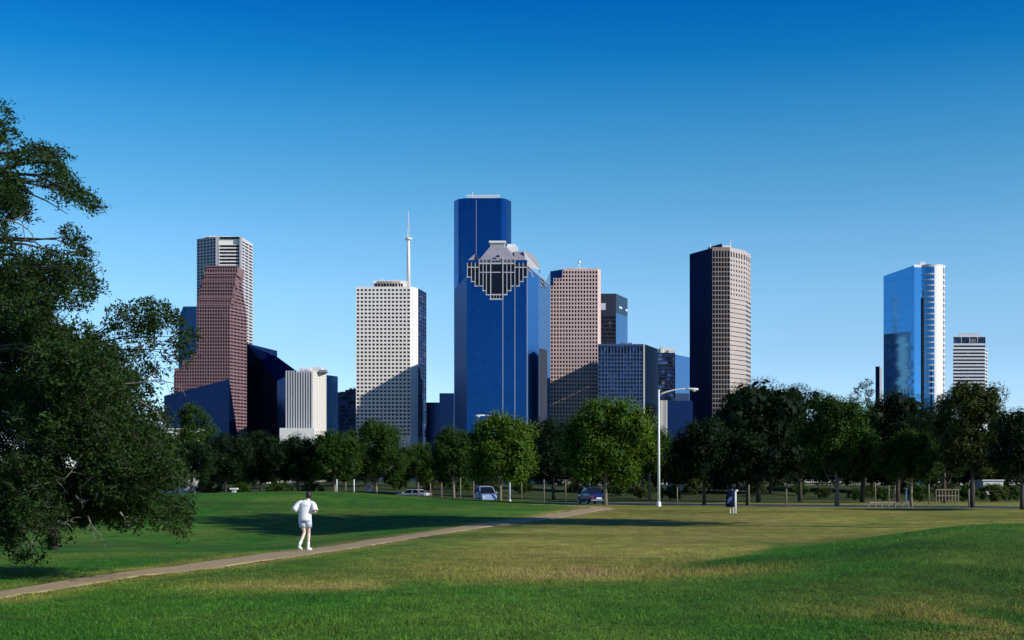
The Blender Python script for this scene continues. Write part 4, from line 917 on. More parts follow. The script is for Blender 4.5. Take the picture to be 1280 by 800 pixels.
# ------------------------------------------------------------------ big near tree with hanging boughs
def near_tree(root, blobs, D0, D1, leaf, per, trunk_pts, trunk_r, lm, twigs, seed, limb_from, sprig=.20):
    r = np.random.default_rng(seed); P_ = []; wood = MB(); tint = []
    for (px, py, rx, ry, dens) in blobs:
        area = rx*ry*math.pi; n = int(area*dens**1.9/15*per); Dm = r.uniform(D0, D1)
        for i in range(n):
            a_ = r.random()*6.283; q = r.random()**.5; qx = px+rx*q*math.cos(a_); qy = py+ry*q*math.sin(a_)
            dd = Dm+r.normal(0, .9); c = np.array([X(qx, dd), dd, Z(qy, dd)])
            if c[2] < Hs(c[0], c[1])+.25: continue
            if vnoise(c[0]*1.4+c[1]*.3, c[2]*1.7, seed) < .50*(1.12-min(dens, 1.12))+.14: continue
            P_.append(c); tint.append(r.random())
        c0 = np.array([X(px, Dm), Dm, Z(py, Dm)]); lf = min(limb_from, key=lambda q_: np.linalg.norm(np.array(q_)-c0)+abs(q_[2]-c0[2])*.3)
        lf = Vector(lf); e2 = Vector(c0); L_ = (e2-lf).length; mid = (lf+e2)/2+Vector((r.normal(0, .15), r.normal(0, .2), .10*L_)); m2 = lf.lerp(mid, .5)+Vector((0, 0, .05*L_))
        if dens > .62 or r.random() < .3: wood.tube([lf, m2, mid, mid.lerp(e2, .55)+Vector((r.normal(0, .1), 0, r.normal(0, .08))), e2], [.045, .034, .024, .015, .006], 6)
    P_ = np.array(P_); k = len(P_)
    per_s = 26
    ax = r.normal(size=(k, 3)); ax[:, 2] *= .5; ax /= np.linalg.norm(ax, axis=1)[:, None]
    tpos = r.random((k, per_s, 1))-.5
    pts = P_[:, None, :]+ax[:, None, :]*tpos*sprig*2.2+r.normal(0, sprig*.22, (k, per_s, 3)); pts[..., 2] -= (tpos[..., 0]**2)*sprig*.9
    pts = pts.reshape(-1, 3); n = len(pts); nr = r.normal(size=(n, 3)); nr[:, 2] += .5; nr /= np.linalg.norm(nr, axis=1)[:, None]
    u_ = np.repeat(ax, per_s, 0)+r.normal(size=(n, 3))*.7; u_ -= nr*(u_*nr).sum(1)[:, None]; u_ /= np.linalg.norm(u_, axis=1)[:, None]; v_ = np.cross(nr, u_)
    sz = leaf*(.55+.9*r.random(n))[:, None]
    V_ = np.stack([pts-u_*sz*.5, pts+v_*sz*.2, pts+u_*sz*.5, pts-v_*sz*.2], 1).reshape(-1, 3)
    tt = np.clip(np.repeat(np.array(tint), per_s)*.55+.35*r.random(n)-.05, 0, 1); col = np.repeat(np.stack([tt]*3+[np.ones(n)], -1), 4, 0)
    org = root.location
    me = np_mesh('crown', V_-np.array(org), 4, col=col); link('crown', me, lm, root)
    # twigs to sprigs
    tw = MB()
    for i in range(0, k, 3):
        c = Vector(P_[i]); a_ = Vector(ax[i]); wood.tube([c-a_*sprig*1.1, c, c+a_*sprig*1.1-Vector((0, 0, sprig*.3))], [.008, .007, .003], 4, caps=False)
    wood.tube(trunk_pts, trunk_r, 10)
    wood.build('trunk', M['bark'], root, org, smooth=True)
    if twigs:
        for (px, py, ang, ln, dd) in twigs:
            dw = MB()
            s_ = dd/F; st = Vector((X(px, dd), dd, Z(py, dd))); rr = random.Random(int(px*7+py))
            def grow_(p, a, l, w__, dep):
                pts_ = [p]; 
                for q in range(3):
                    a += rr.uniform(-.35, .35); p = p+Vector((math.cos(a), rr.uniform(-.2, .2), -math.sin(a)))*l/3; pts_.append(p)
                    if dep and rr.random() < .75: grow_(p, a+rr.choice((-1, 1))*rr.uniform(.5, 1.0), l*.55, w__*.6, dep-1)
                dw.tube(pts_, [w__, w__*.85, w__*.6, w__*.35], 5)
            grow_(st, ang, ln*s_, .020, 2)
            dw.build('bare_twig', M['dead_twig'], root, org)
    return n

bl = [(-8, 150, 22, 30, .9), (10, 168, 16, 7, .8), (18, 152, 7, 9, .5), (16, 190, 8, 4, .6),
      (8, 190, 12, 8, .3), (30, 178, 9, 6, .7), (40, 187, 14, 8, .9), (62, 190, 14, 9, .9), (52, 200, 16, 8, .8), (75, 200, 10, 10, .8), (70, 215, 14, 10, .9), (82, 225, 13, 10, .95), (90, 238, 12, 9, 1), (103, 245, 12, 8, 1), (115, 254, 9, 7, 1), (117, 262, 5, 5, .8),
      (8, 205, 14, 10, .7), (22, 195, 14, 9, .8), (18, 218, 14, 9, .6), (45, 225, 15, 9, .5), (60, 236, 16, 8, .55), (75, 247, 14, 7, .5), (30, 232, 10, 6, .3), (70, 258, 14, 9, .35), (85, 268, 12, 7, .25), (104, 273, 4, 4, .5),
      (0, 240, 26, 20, 1.1), (18, 245, 16, 14, 1.0), (8, 262, 30, 12, .9), (40, 262, 18, 8, .5), (58, 276, 18, 8, .45), (78, 288, 14, 8, .6), (92, 300, 14, 9, .75), (102, 315, 12, 8, .8), (108, 322, 8, 6, .7),
      (0, 285, 20, 14, .7), (25, 297, 16, 9, .45), (10, 320, 26, 14, 1), (45, 322, 22, 10, .9), (68, 318, 16, 8, .8), (85, 335, 20, 10, .95), (106, 345, 14, 10, 1), (118, 358, 10, 9, 1), (112, 370, 10, 8, .9), (92, 358, 20, 14, .9),
      (60, 345, 30, 18, 1.1), (20, 350, 35, 22, 1.2), (75, 372, 25, 14, .8), (92, 385, 12, 8, .4), (100, 380, 8, 10, .5),
      (25, 385, 40, 25, 1.2), (70, 398, 26, 14, .8), (40, 420, 50, 26, 1.3), (95, 420, 26, 16, 1.1), (20, 455, 45, 30, 1.3), (80, 455, 45, 28, 1.3), (120, 450, 24, 24, 1.1), (30, 500, 50, 32, 1.3), (90, 500, 46, 34, 1.3), (140, 500, 30, 30, 1.0), (150, 475, 22, 22, .8),
      (30, 545, 50, 30, 1.2), (100, 550, 50, 34, 1.2), (160, 545, 32, 30, 1.0), (190, 560, 24, 24, .9), (25, 595, 45, 28, 1.1), (90, 600, 46, 32, 1.1), (150, 595, 40, 32, 1.1), (200, 590, 28, 28, 1.0), (222, 600, 14, 24, .9), (228, 630, 11, 20, .9), (232, 655, 7, 14, .6), (226, 665, 10, 9, .6), (190, 620, 28, 18, .9),
      (10, 640, 30, 28, 1.1), (50, 640, 34, 24, 1.1), (95, 635, 34, 22, 1.0), (130, 630, 24, 20, .8), (150, 655, 12, 12, .45), (135, 668, 12, 10, .35), (10, 668, 14, 14, .9), (28, 694, 11, 5, 1.0), (52, 699, 6, 4, .9), (22, 688, 5, 8, .6), (66, 676, 9, 7, .8), (84, 672, 8, 6, .5), (175, 640, 16, 12, .5), (150, 615, 40, 34, 1.1), (185, 600, 42, 36, 1.1), (165, 648, 16, 14, .7), (205, 640, 22, 18, .8), (70, 520, 60, 40, 1.1), (60, 600, 60, 40, 1.1), (140, 560, 40, 34, 1.1)]
tx, ty = -12.1, 31.0; zb = Hs(tx, ty)
root = empty('oak_tree', (tx, ty, zb), 'large near tree with dark boughs drooping almost to the lawn and bare pale twigs', 'tree')
tp = [(tx-.2, ty, zb-.2), (tx, ty, zb+2), (tx+.3, ty+.2, zb+4.5), (tx+.1, ty, zb+7), (tx+.4, ty, zb+9.5)]
lf = [(tx, ty, zb+1.6), (tx+.2, ty, zb+3), (tx+.3, ty+.2, zb+4.5), (tx+.2, ty, zb+6), (tx+.1, ty, zb+7), (tx+.3, ty, zb+8.4)]
tw = [(5, 555, .1, 60, 28.5), (18, 560, -.9, 34, 28.3), (22, 565, 1.2, 40, 28.4), (40, 608, 0.1, 45, 28.2), (52, 640, .6, 30, 28.1), (48, 640, 1.3, 30, 28.1), (110, 645, 1.0, 28, 28.1), (128, 608, -.2, 22, 28.3), (95, 620, 1.0, 16, 28), (150, 480, .3, 50, 29), (2, 275, -.15, 44, 30), (60, 530, .4, 26, 28.4), (150, 640, 1.2, 24, 28.2), (8, 520, 0.0, 30, 28.4)]
nl = near_tree(root, bl, 28.6, 33.0, .078, 1.0, tp, [.5, .38, .26, .15, .08], M['leaf_near'], tw, 400, lf)
print('near leaves', nl)
bl2 = [(150, 392, 20, 12, .8), (185, 385, 22, 12, .9), (205, 395, 22, 14, 1.0), (165, 405, 28, 16, .9), (135, 395, 9, 7, .4), (145, 420, 18, 14, .6), (190, 415, 24, 16, .8), (228, 420, 14, 14, .9), (236, 435, 10, 12, .8), (222, 445, 14, 14, .8), (165, 440, 22, 14, .7), (195, 445, 18, 12, .4), (150, 462, 24, 18, 1.0), (185, 470, 22, 16, .9), (208, 480, 12, 12, .6), (215, 465, 10, 14, .5),
       (150, 490, 26, 18, 1.1), (180, 495, 20, 14, .9), (160, 520, 30, 16, 1.1), (190, 525, 24, 14, 1.0), (130, 440, 18, 24, .6), (200, 550, 26, 18, 1.1), (170, 560, 30, 20, 1.1), (212, 512, 12, 12, .5)]
tx, ty = X(66, 52), 52.0; zb = Hs(tx, ty)
root = empty('oak_tree', (tx, ty, zb), 'airy middle tree whose top branches cross the edge of the purple tower', 'tree')
tp = [(tx, ty, zb-.2), (tx+.1, ty, zb+2), (tx, ty+.1, zb+4), (tx+.2, ty, zb+6.2)]
lf = [(tx+.1, ty, zb+2), (tx, ty, zb+3), (tx, ty+.1, zb+4), (tx+.1, ty, zb+5.2), (tx+.2, ty, zb+6)]
nl = near_tree(root, bl2, 46.5, 50.0, .13, .55, tp, [.22, .18, .14, .07], M['leaf_near'], [(170, 498, .4, 50, 46), (165, 450, -.6, 26, 46)], 410, lf, sprig=.34)
print('mid leaves', nl)

# ------------------------------------------------------------------ street lamp
def street_lamp(px, D, top, arm_px, label):
    x, y = X(px, D), D; z = Hs(x, y); r_ = empty('street_lamp', (x, y, z), label, 'street lamp'); h = Z(top, D)-z
    b = MB(); b.tube([(0, 0, -.2), (0, 0, .05), (0, 0, .35), (0, 0, .4)], [.19, .19, .17, .13], 14); b.build('base', M['white_metal'], r_, smooth=True)
    b = MB(); b.tube([(0, 0, .38), (0, 0, h*.5), (0, 0, h)], [.115, .095, .075], 14); b.build('pole', M['white_metal'], r_, smooth=True)
    L_ = arm_px*D/F; b = MB(); pts = []
    for k in range(9): f = k/8; pts.append((L_*f, 0, h-.45+.52*math.sin(f*math.pi/2)**.8+ (0 if k else 0)))
    b.tube(pts, [.055]*5+[.045]*4, 10); b.build('arm', M['white_metal'], r_, smooth=True)
    b = MB(); e_ = pts[-1]
    b.tube([(e_[0]-.1, 0, e_[2]), (e_[0]+.15, 0, e_[2]-.0), (e_[0]+.45, 0, e_[2]-.04), (e_[0]+.8, 0, e_[2]-.05), (e_[0]+.95, 0, e_[2]-.05)], [(.06, .06), (.10, .08), (.17, .11), (.19, .11), (.08, .05)], 12); hd = b.build('lamp_head', M['white_metal'], r_, smooth=True)
    b = MB(); b.tube([(e_[0]+.6, 0, e_[2]-.10), (e_[0]+.6, 0, e_[2]-.19), (e_[0]+.6, 0, e_[2]-.26)], [.17, .15, .05], 12); b.build('lens', M['lamp_glass'], hd, smooth=True)
    return r_
street_lamp(823.5, 117, 487, 35, 'white street lamp with a long curved arm on the lawn edge')
sl2 = street_lamp(637, 152, 520, 32, 'street lamp whose curved arm shows just above the ball-crowned tree'); sl2.rotation_euler = (0, 0, math.pi)

# ------------------------------------------------------------------ people
def skin_body(name, verts, edges, parent, m, sub=2):
    me = bpy.data.meshes.new(name); bm = bmesh.new(); lay = bm.verts.layers.skin.verify(); vs = []
    for i, (p_, r_) in enumerate(verts):
        v_ = bm.verts.new(p_); v_[lay].radius = r_ if hasattr(r_, '__len__') else (r_, r_)
        if i == 0: v_[lay].use_root = True
        vs.append(v_)
    for a_, b_ in edges: bm.edges.new((vs[a_], vs[b_]))
    bm.to_mesh(me); bm.free(); o_ = link(name, me, m, parent)
    s_ = o_.modifiers.new('Skin', 'SKIN'); s_.use_smooth_shade = True
    u_ = o_.modifiers.new('Sub', 'SUBSURF'); u_.levels = sub; u_.render_levels = sub
    return o_
def figure(parent, J, m, head_c, head_f=Vector((0, 1, 0))):
    """J: joint name -> (x,y,z). One continuous skinned body with five fingers per hand, neck and head"""
    V_ = []; E_ = []
    def av(p_, r_): V_.append((tuple(p_), r_)); return len(V_)-1
    pel = av(J['pelvis'], .125); wa = av(Vector(J['pelvis']).lerp(Vector(J['chest']), .5), .115); ch = av(J['chest'], .135); nk = av(J['neck'], .055); E_ += [(pel, wa), (wa, ch), (ch, nk)]
    hc = Vector(head_c); h1 = av(hc-Vector((0, 0, .07)), (.065, .075)); h2 = av(hc+Vector((0, 0, .01)), (.078, .095)); h3 = av(hc+Vector((0, 0, .085)), (.06, .075)); E_ += [(nk, h1), (h1, h2), (h2, h3)]
    ns = av(hc+head_f*.10+Vector((0, 0, -.01)), .014); E_.append((h2, ns))
    for s_ in 'LR':
        sx = -1 if s_ == 'L' else 1
        sh, el, wr = Vector(J['sho'+s_]), Vector(J['elb'+s_]), Vector(J['wri'+s_])
        a_ = av(sh, .058); b_ = av(sh.lerp(el, .5), .046); c = av(el, .038); d2 = av(el.lerp(wr, .4), .038); e2 = av(wr, .026); E_ += [(ch, a_), (a_, b_), (b_, c), (c, d2), (d2, e2)]
        f_ = (wr-el).normalized(); side = f_.cross(Vector((0, 0, 1))); side = side.normalized() if side.length > .1 else Vector((1, 0, 0)); up = side.cross(f_)
        pm = av(wr+f_*.055, (.036, .018)); E_.append((e2, pm))
        for k in range(4):
            o_ = side*(-.027+.018*k); l_ = [.036, .042, .039, .031][k]
            q0 = av(wr+f_*.095+o_, .0095); q1 = av(wr+f_*(.095+l_)+o_-up*.012, .0085); q2 = av(wr+f_*(.095+l_*1.1)+o_-up*.045, .007); E_ += [(pm, q0), (q0, q1), (q1, q2)]
        q0 = av(wr+f_*.035+side*.035*sx, .011); q1 = av(wr+f_*.075+side*.05*sx-up*.02, .009); E_ += [(e2, q0), (q0, q1)]
        hp, kn, an, to = (Vector(J[q+s_]) for q in ('hip', 'kne', 'ank', 'toe'))
        a_ = av(hp, .092); b_ = av(hp.lerp(kn, .5), .074); c = av(kn, .052); d2 = av(kn.lerp(an, .35), .052); e2 = av(an, .033); f2 = av(to, (.036, .025)); E_ += [(pel, a_), (a_, b_), (b_, c), (c, d2), (d2, e2), (e2, f2)]
    return skin_body('body', V_, E_, parent, m)
def ell(c, rx, ry, n=16, tilt=(0, 0)):
    return [(c[0]+rx*math.cos(2*math.pi*k/n), c[1]+ry*math.sin(2*math.pi*k/n), c[2]+tilt[0]*math.cos(2*math.pi*k/n)+tilt[1]*math.sin(2*math.pi*k/n)) for k in range(n)]
def shoe(parent, an, to, m):
    an = Vector(an); to = Vector(to); d = (to-an); mb = MB()
    heel = an+Vector((0, 0, -.02))-Vector((d.x, d.y, 0)).normalized()*.05; hz = an.z-.075
    heel.z = hz+.03; tip = to+Vector((0, 0, .0)); ax = (tip-heel)
    mb.tube([heel, heel+ax*.25+Vector((0, 0, .015)), heel+ax*.6+Vector((0, 0, .005)), heel+ax*.9, heel+ax*1.1], [(.038, .045), (.046, .052), (.05, .042), (.045, .032), (.02, .015)], 12); s_ = mb.build('shoe', m, parent, smooth=True)
    mb = MB(); off = Vector((0, 0, -.038)); mb.tube([heel+off*1.0, heel+ax*.5+off*.8, heel+ax*1.05+off*.6], [(.042, .012), (.05, .012), (.03, .010)], 10); mb.build('sole', m, s_)
    return s_

jx, jy = hit(381, 689.5); jz = Hs(jx, jy)+.03
jog = empty('person', (jx, jy, jz), 'jogger seen from behind in loose white T-shirt and pale blue shorts running up the path', 'person', rz=R(-6)); jog.scale = (1.04, 1.04, 1.04)
J = dict(pelvis=(0, 0, .97), chest=(.02, .07, 1.30), neck=(.05, .12, 1.50),
         shoL=(-.18, .08, 1.42), elbL=(-.335, -.03, 1.17), wriL=(-.28, .2, 1.22), shoR=(.22, .08, 1.41), elbR=(.33, -.08, 1.15), wriR=(.22, .18, 1.16),
         hipL=(-.085, 0, .92), kneL=(-.03, .06, .52), ankL=(-.10, -.24, .17), toeL=(-.07, -.12, .04),
         hipR=(.085, 0, .92), kneR=(.07, .20, .53), ankR=(.075, .10, .10), toeR=(.13, .27, .035))
figure(jog, J, M['skin'], (.08, .17, 1.645))
sh = MB()
sh.loft([ell((0, 0, .88), .20, .145), ell((0, .01, 1.0), .195, .15), ell((.01, .04, 1.18), .205, .155), ell((.02, .06, 1.33), .235, .155), ell((.02, .08, 1.42), .24, .13), ell((.03, .10, 1.475), .15, .09), ell((.04, .11, 1.50), .075, .07)], caps=False)
for s_, sx in (('L', -1), ('R', 1)):
    a_, b_ = Vector(J['sho'+s_]), Vector(J['elb'+s_]); a0_ = a_+Vector((-.08*sx, 0, -.03)); sh.tube([a0_, a_+Vector((0, 0, -.03)), a_.lerp(b_, .5), a_.lerp(b_, .97)], [.10, .10, .10, .098], 14, caps=False)
shirt = sh.build('t_shirt', M['tshirt'], jog, smooth=True); sm = shirt.modifiers.new('Sub', 'SUBSURF'); sm.levels = 1; sm.render_levels = 1
so_ = shirt.modifiers.new('Solid', 'SOLIDIFY'); so_.thickness = .006
# smudged print across the back, curved with the shoulders
pr_ = MB()
for k in range(12):
    xx = -.10+k*.018; yy = .06-.163*math.sqrt(max(.05, 1-((xx-.02)/.235)**2))-.012; hh = .018 if k % 3 else .026
    pr_.quad((xx, yy, 1.352-.004*k), (xx+.014, yy, 1.35-.004*k), (xx+.014, yy+.002, 1.35+hh-.004*k), (xx, yy+.002, 1.352+hh-.004*k))
pr_.build('shirt_print', M['print'], shirt)
st = MB(); st.loft([ell((0, 0, 1.0), .165, .13), ell((0, 0, .93), .175, .14), ell((0, 0, .86), .175, .14)], caps=False)
for s_ in 'LR':
    a_, b_ = Vector(J['hip'+s_]), Vector(J['kne'+s_]); st.tube([a_+Vector((0, 0, .03)), a_.lerp(b_, .25), a_.lerp(b_, .55)], [.115, .115, .112], 14, caps=False)
s2 = st.build('shorts', M['shorts'], jog, smooth=True); q = s2.modifiers.new('Solid', 'SOLIDIFY'); q.thickness = .006
hr = MB(); hr.loft([ell((.07, .135, 1.52), .062, .07), ell((.08, .145, 1.575), .080, .092), ell((.08, .15, 1.63), .09, .108), ell((.08, .16, 1.69), .09, .11), ell((.08, .17, 1.74), .068, .085), ell((.08, .175, 1.765), .02, .03)]); h_ = hr.build('hair', M['hair'], jog, smooth=True); q = h_.modifiers.new('Sub', 'SUBSURF'); q.levels = 1; q.render_levels = 1
for s_ in 'LR':
    shoe(jog, J['ank'+s_], J['toe'+s_], M['shoe'])
    sk = MB(); a_, b_ = Vector(J['ank'+s_]), Vector(J['kne'+s_]); sk.tube([a_, a_.lerp(b_, .2), a_.lerp(b_, .32)], [.042, .045, .05], 12, caps=False); sk.build('sock', M['tshirt'], jog, smooth=True)

D = 92; wx, wy = X(914.5, D), D; wz = Hs(wx, wy)
wk = empty('person', (wx, wy, wz), 'person in dark navy coat with a light blue bag standing beside a white post', 'person', rz=R(12))
J = dict(pelvis=(0, 0, .95), chest=(.02, .02, 1.28), neck=(.05, .03, 1.48), shoL=(-.16, .02, 1.40), elbL=(-.28, .0, 1.12), wriL=(-.30, .10, .90), shoR=(.19, .03, 1.40), elbR=(.25, .02, 1.14), wriR=(.24, .18, 1.12),
         hipL=(-.09, 0, .9), kneL=(-.1, .04, .5), ankL=(-.1, -.02, .09), toeL=(-.11, .13, .03), hipR=(.09, 0, .9), kneR=(.11, .05, .5), ankR=(.12, 0, .09), toeR=(.13, .15, .03))
figure(wk, J, M['skin'], (.06, .05, 1.63))
co = MB(); co.loft([ell((-.10, 0, .40), .30, .20), ell((-.09, 0, .70), .31, .21), ell((-.05, 0, 1.0), .27, .19), ell((-.01, .01, 1.25), .235, .17), ell((.03, .02, 1.42), .18, .12), ell((.05, .03, 1.50), .08, .08)], caps=False)
for s_, sx in (('L', -1), ('R', 1)):
    a_, b_, c = Vector(J['sho'+s_]), Vector(J['elb'+s_]), Vector(J['wri'+s_]); co.tube([a_+Vector((-.06*sx, 0, -.02)), a_, b_, c], [.08, .085, .075, .06], 12, caps=False)
q = co.build('coat', M['navy_cloth'], wk, smooth=True); q.modifiers.new('Solid', 'SOLIDIFY').thickness = .008
hr = MB(); hr.loft([ell((.06, .03, 1.54), .08, .09), ell((.06, .03, 1.60), .10, .115), ell((.06, .04, 1.68), .098, .115), ell((.06, .045, 1.745), .06, .08), ell((.06, .05, 1.76), .02, .03)]); hr.build('hood', M['navy_cloth'], wk, smooth=True)
for s_ in 'LR': shoe(wk, J['ank'+s_], J['toe'+s_], M['shoe'])
bgm = MB(); bgm.loft([[(-.36, -.02, .62), (-.10, -.02, .58), (-.10, -.16, .58), (-.36, -.16, .62)], [(-.34, -.03, .80), (-.06, -.03, .82), (-.06, -.20, .82), (-.34, -.20, .80)], [(-.24, -.05, 1.02), (-.04, -.05, 1.06), (-.04, -.19, 1.06), (-.24, -.19, 1.02)]])
b_ = empty('bag', (wx, wy, wz), 'light blue bag hanging against the dark navy coat', 'bag', rz=R(12)); bgm.tube([(-.14, -.10, 1.04), (-.06, -.20, 1.28), (.06, -.10, 1.44)], .012, 6); bgm.build('bag_body', M['blue_cloth'], b_, bevel=.02)

# white post with a short arm beside the person
px_, py_ = X(919.3, 91), 91; z_ = Hs(px_, py_); pt = empty('park_post', (px_, py_, z_), 'white post with a short top arm beside the coated person', 'post')
b = MB(); b.tube([(0, 0, -.2), (0, 0, .7), (0, 0, 1.42)], .062, 12); b.build('post', M['white_metal'], pt, smooth=True)
b = MB(); b.tube([(-.03, 0, 1.44), (.10, 0, 1.46), (.16, 0, 1.45)], [.07, .075, .05], 10); b.build('post_cap', M['white_metal'], pt, smooth=True)

# ------------------------------------------------------------------ vehicles
def car(name, label, cat, pos, heading, paint, kind):
    z_ = .415+.55*float(ss(-2, -40, pos[0])); r_ = empty(name, (pos[0], pos[1], z_), label, cat, 'vehicles on the park road', rz=heading)
    W = .88 if kind != 'van' else .95
    # sections along length x (front = +x): (x, half width, z low, z belt)
    if kind == 'pickup': S = [(-2.55, .80, .48, .92), (-2.5, W-.02, .36, 1.06), (-1.2, W, .32, 1.08), (0, W, .32, 1.08), (.9, W, .32, 1.06), (1.9, W-.03, .34, .98), (2.35, W-.08, .38, .92), (2.5, .72, .46, .76)]; cab = [(-.75, .98), (-.55, 1.66), (.55, 1.66), (1.25, 1.04)]
    elif kind == 'van': S = [(-2.35, .82, .45, .95), (-2.3, W-.02, .36, 1.10), (-1.2, W, .32, 1.12), (.6, W, .32, 1.10), (1.5, W-.02, .34, 1.02), (2.15, W-.08, .38, .92), (2.35, .75, .46, .74)]; cab = [(-2.25, 1.08), (-2.05, 1.80), (.55, 1.82), (1.45, 1.06)]
    else: S = [(-2.3, .76, .45, .85), (-2.2, W-.04, .36, .96), (-1.3, W, .30, .99), (0, W, .28, .97), (1.0, W, .30, .95), (1.9, W-.06, .34, .84), (2.25, .74, .42, .68)]; cab = [(-1.65, .96), (-1.05, 1.40), (.25, 1.42), (1.05, .95)]
    def sec(x_, w_, z0, z1): return [(x_, -w_*.92, z0), (x_, w_*.92, z0), (x_, w_, z0+(z1-z0)*.35), (x_, w_*.99, z0+(z1-z0)*.75), (x_, w_*.9, z1), (x_, 0, z1+.035), (x_, -w_*.9, z1), (x_, -w_*.99, z0+(z1-z0)*.75), (x_, -w_, z0+(z1-z0)*.35)]
    b = MB(); b.loft([sec(*q) for q in S]); body = b.build('body', paint, r_, smooth=False, bevel=.035)
    x0, x1, x2, x3 = cab[0][0], cab[1][0], cab[2][0], cab[3][0]; zb_, zr = cab[0][1], cab[1][1]; wb, wr_ = W*.90, W*.72
    g_ = MB(); g_.add([(x0, -wb, zb_-.02), (x3, -wb, cab[3][1]-.02), (x3, wb, cab[3][1]-.02), (x0, wb, zb_-.02), (x1, -wr_, zr-.03), (x2, -wr_, zr-.03), (x2, wr_, zr-.03), (x1, wr_, zr-.03)], [(0, 1, 5, 4), (2, 3, 7, 6), (1, 2, 6, 5), (3, 0, 4, 7), (4, 5, 6, 7)])
    g_.build('window_glass', M['car_glass'], r_)
    rf = MB(); rf.loft([[(x1-.04, -wr_-.02, zr-.04), (x2+.04, -wr_-.02, zr-.04), (x2+.04, wr_+.02, zr-.04), (x1-.04, wr_+.02, zr-.04)], [(x1, -wr_*.94, zr+.02), (x2, -wr_*.94, zr+.02), (x2, wr_*.94, zr+.02), (x1, wr_*.94, zr+.02)]])
    xm = [(x0, x1), (x3, x2)] + ([((x0+x3)/2-.1, (x1+x2)/2-.05)] if kind != 'pickup' else []) + ([(x0+1.0, x1+.95)] if kind == 'van' else [])
    for xa, xb in xm:
        for s_ in (-1, 1): rf.bar((xa, s_*(wb+.005), zb_-.02), (xb, s_*(wr_+.005), zr-.03), .07, .05)
    rf.build('roof', paint, r_)
    for xw in (-1.45, 1.42):
        for s_ in (-1, 1):
            wh = MB(); y_ = s_*(W-.10); wh.tube([(xw, y_-.10, .32), (xw, y_-.07, .32), (xw, y_+.07, .32), (xw, y_+.10, .32)], [.27, .33, .33, .27], 20); we = wh.build('wheel', M['tyre'], r_, smooth=True)
            wh = MB(); wh.tube([(xw, y_+s_*.06, .32), (xw, y_+s_*.115, .32)], [.20, .17], 16); wh.build('rim', M['rim'], we)
    for s_ in (-1, 1):
        l_ = MB(); xf = S[-1][0]; l_.box(xf-.12, xf+.02, s_*.60-.14, s_*.60+.14, .58, .72); l_.build('headlight', M['head'], r_, bevel=.02)
        l_ = MB(); xr = S[0][0]; l_.box(xr-.03, xr+.08, s_*.68-.10, s_*.68+.10, .66, .88); l_.build('tail_light', M['tail'], r_, bevel=.01)
        l_ = MB(); l_.box(x3-.35, x3-.2, s_*(W+.08)-.09, s_*(W+.08)+.09, zb_, zb_+.13); l_.build('wing_mirror', paint, r_, bevel=.02)
    for xq, nm in ((S[0][0]-.06, 'rear_bumper'), (S[-1][0]+.02, 'front_bumper')):
        l_ = MB(); l_.box(xq-.04, xq+.10, -.80, .80, .36, .52); l_.build(nm, M['chrome'] if kind == 'pickup' else paint, r_, bevel=.03)
    l_ = MB(); xr = S[0][0]; l_.box(xr-.07, xr-.045, -.26, .26, .56, .70); l_.build('licence_plate', M['plate'], r_)
    if kind == 'van':
        l_ = MB(); 
        for s_ in (-1, 1): l_.bar((-1.9, s_*.55, zr+.09), (.3, s_*.55, zr+.09), .04, .04)
        for q in (-1.7, -.8, .1): l_.bar((q, -.58, zr+.09), (q, .58, zr+.09), .04, .04); l_.bar((q, -.55, zr), (q, -.55, zr+.09), .04, .04); l_.bar((q, .55, zr), (q, .55, zr+.09), .04, .04)
        l_.build('roof_rack', M['chrome'], r_)
    return r_
car('parked_car', 'dark blue pickup truck seen from behind under the widest tree', 'pickup truck', (X(736, 141)+.2, 141-1.2), R(103), M['car_blue'], 'pickup')
car('parked_car', 'pale blue and white estate car with roof rack left of the ball-crowned tree', 'car', (X(606, 153), 155), R(-78), M['car_pale'], 'van')
car('parked_car', 'small white car half lost in shade behind the lawn crest', 'car', (X(515, 170), 171), R(150), M['car_white'], 'sedan')

# ------------------------------------------------------------------ small structures under the trees
def block(name, label, cat, px0, px1, y0, y1, D, m, dep=4, parts=None, zg=None):
    x0, x1 = X(px0, D), X(px1, D); zg = zg if zg is not None else min(Hs((x0+x1)/2, D), Z(y1, D))-.3
    r_ = empty(name, ((x0+x1)/2, D, zg), label, cat); b = MB(); b.box(x0, x1, D, D+dep, zg, Z(y0, D)); b.build('wall', m, r_, r_.location, bevel=.03)
    c = MB(); c.box(x0-.15, x1+.15, D-.15, D+dep+.15, Z(y0, D)+.003, Z(y0, D)+.14); c.build('coping', M['white_wall'] if m is M['white_wall'] else m, r_, r_.location)
    if parts:
        for (a_, b_, c_, d_, nm, mm) in parts:
            q = MB(); q.box(X(a_, D), X(b_, D), D-.06, D-.004, Z(d_, D), Z(c_, D)); q.build(nm, mm, r_, r_.location)
    return r_
block('warehouse', 'long low sunlit white building behind the trunks near the blue pickup', 'building', 688, 800, 600.5, 616, 238, M['white_wall'], 10, [(668+30, 708, 604, 606.5, 'window', M['shutter']), (743, 748, 603, 616, 'drainpipe', M['grey_conc']), (700, 706, 607, 616, 'door', M['shutter'])])
block('warehouse', 'small white building with a dark window strip right of the ball-crowned tree', 'building', 640, 684, 600, 616, 244, M['white_wall'], 10, [(664, 673, 604, 606.5, 'window', M['shutter'])])
block('white_house', 'bright white building glimpsed left of the navy glass block', 'building', 196, 247, 537, 560, 166, M['white_wall'], 3, [(205, 213, 541, 545, 'window', M['shutter']), (226, 236, 541, 545, 'window', M['shutter'])])
block('shed', 'small sunlit white hut beside the forked tree', 'shed', 1229, 1254, 601, 621, 190, M['white_wall'], 4, [(1247, 1250, 606, 621, 'door', M['shutter'])])
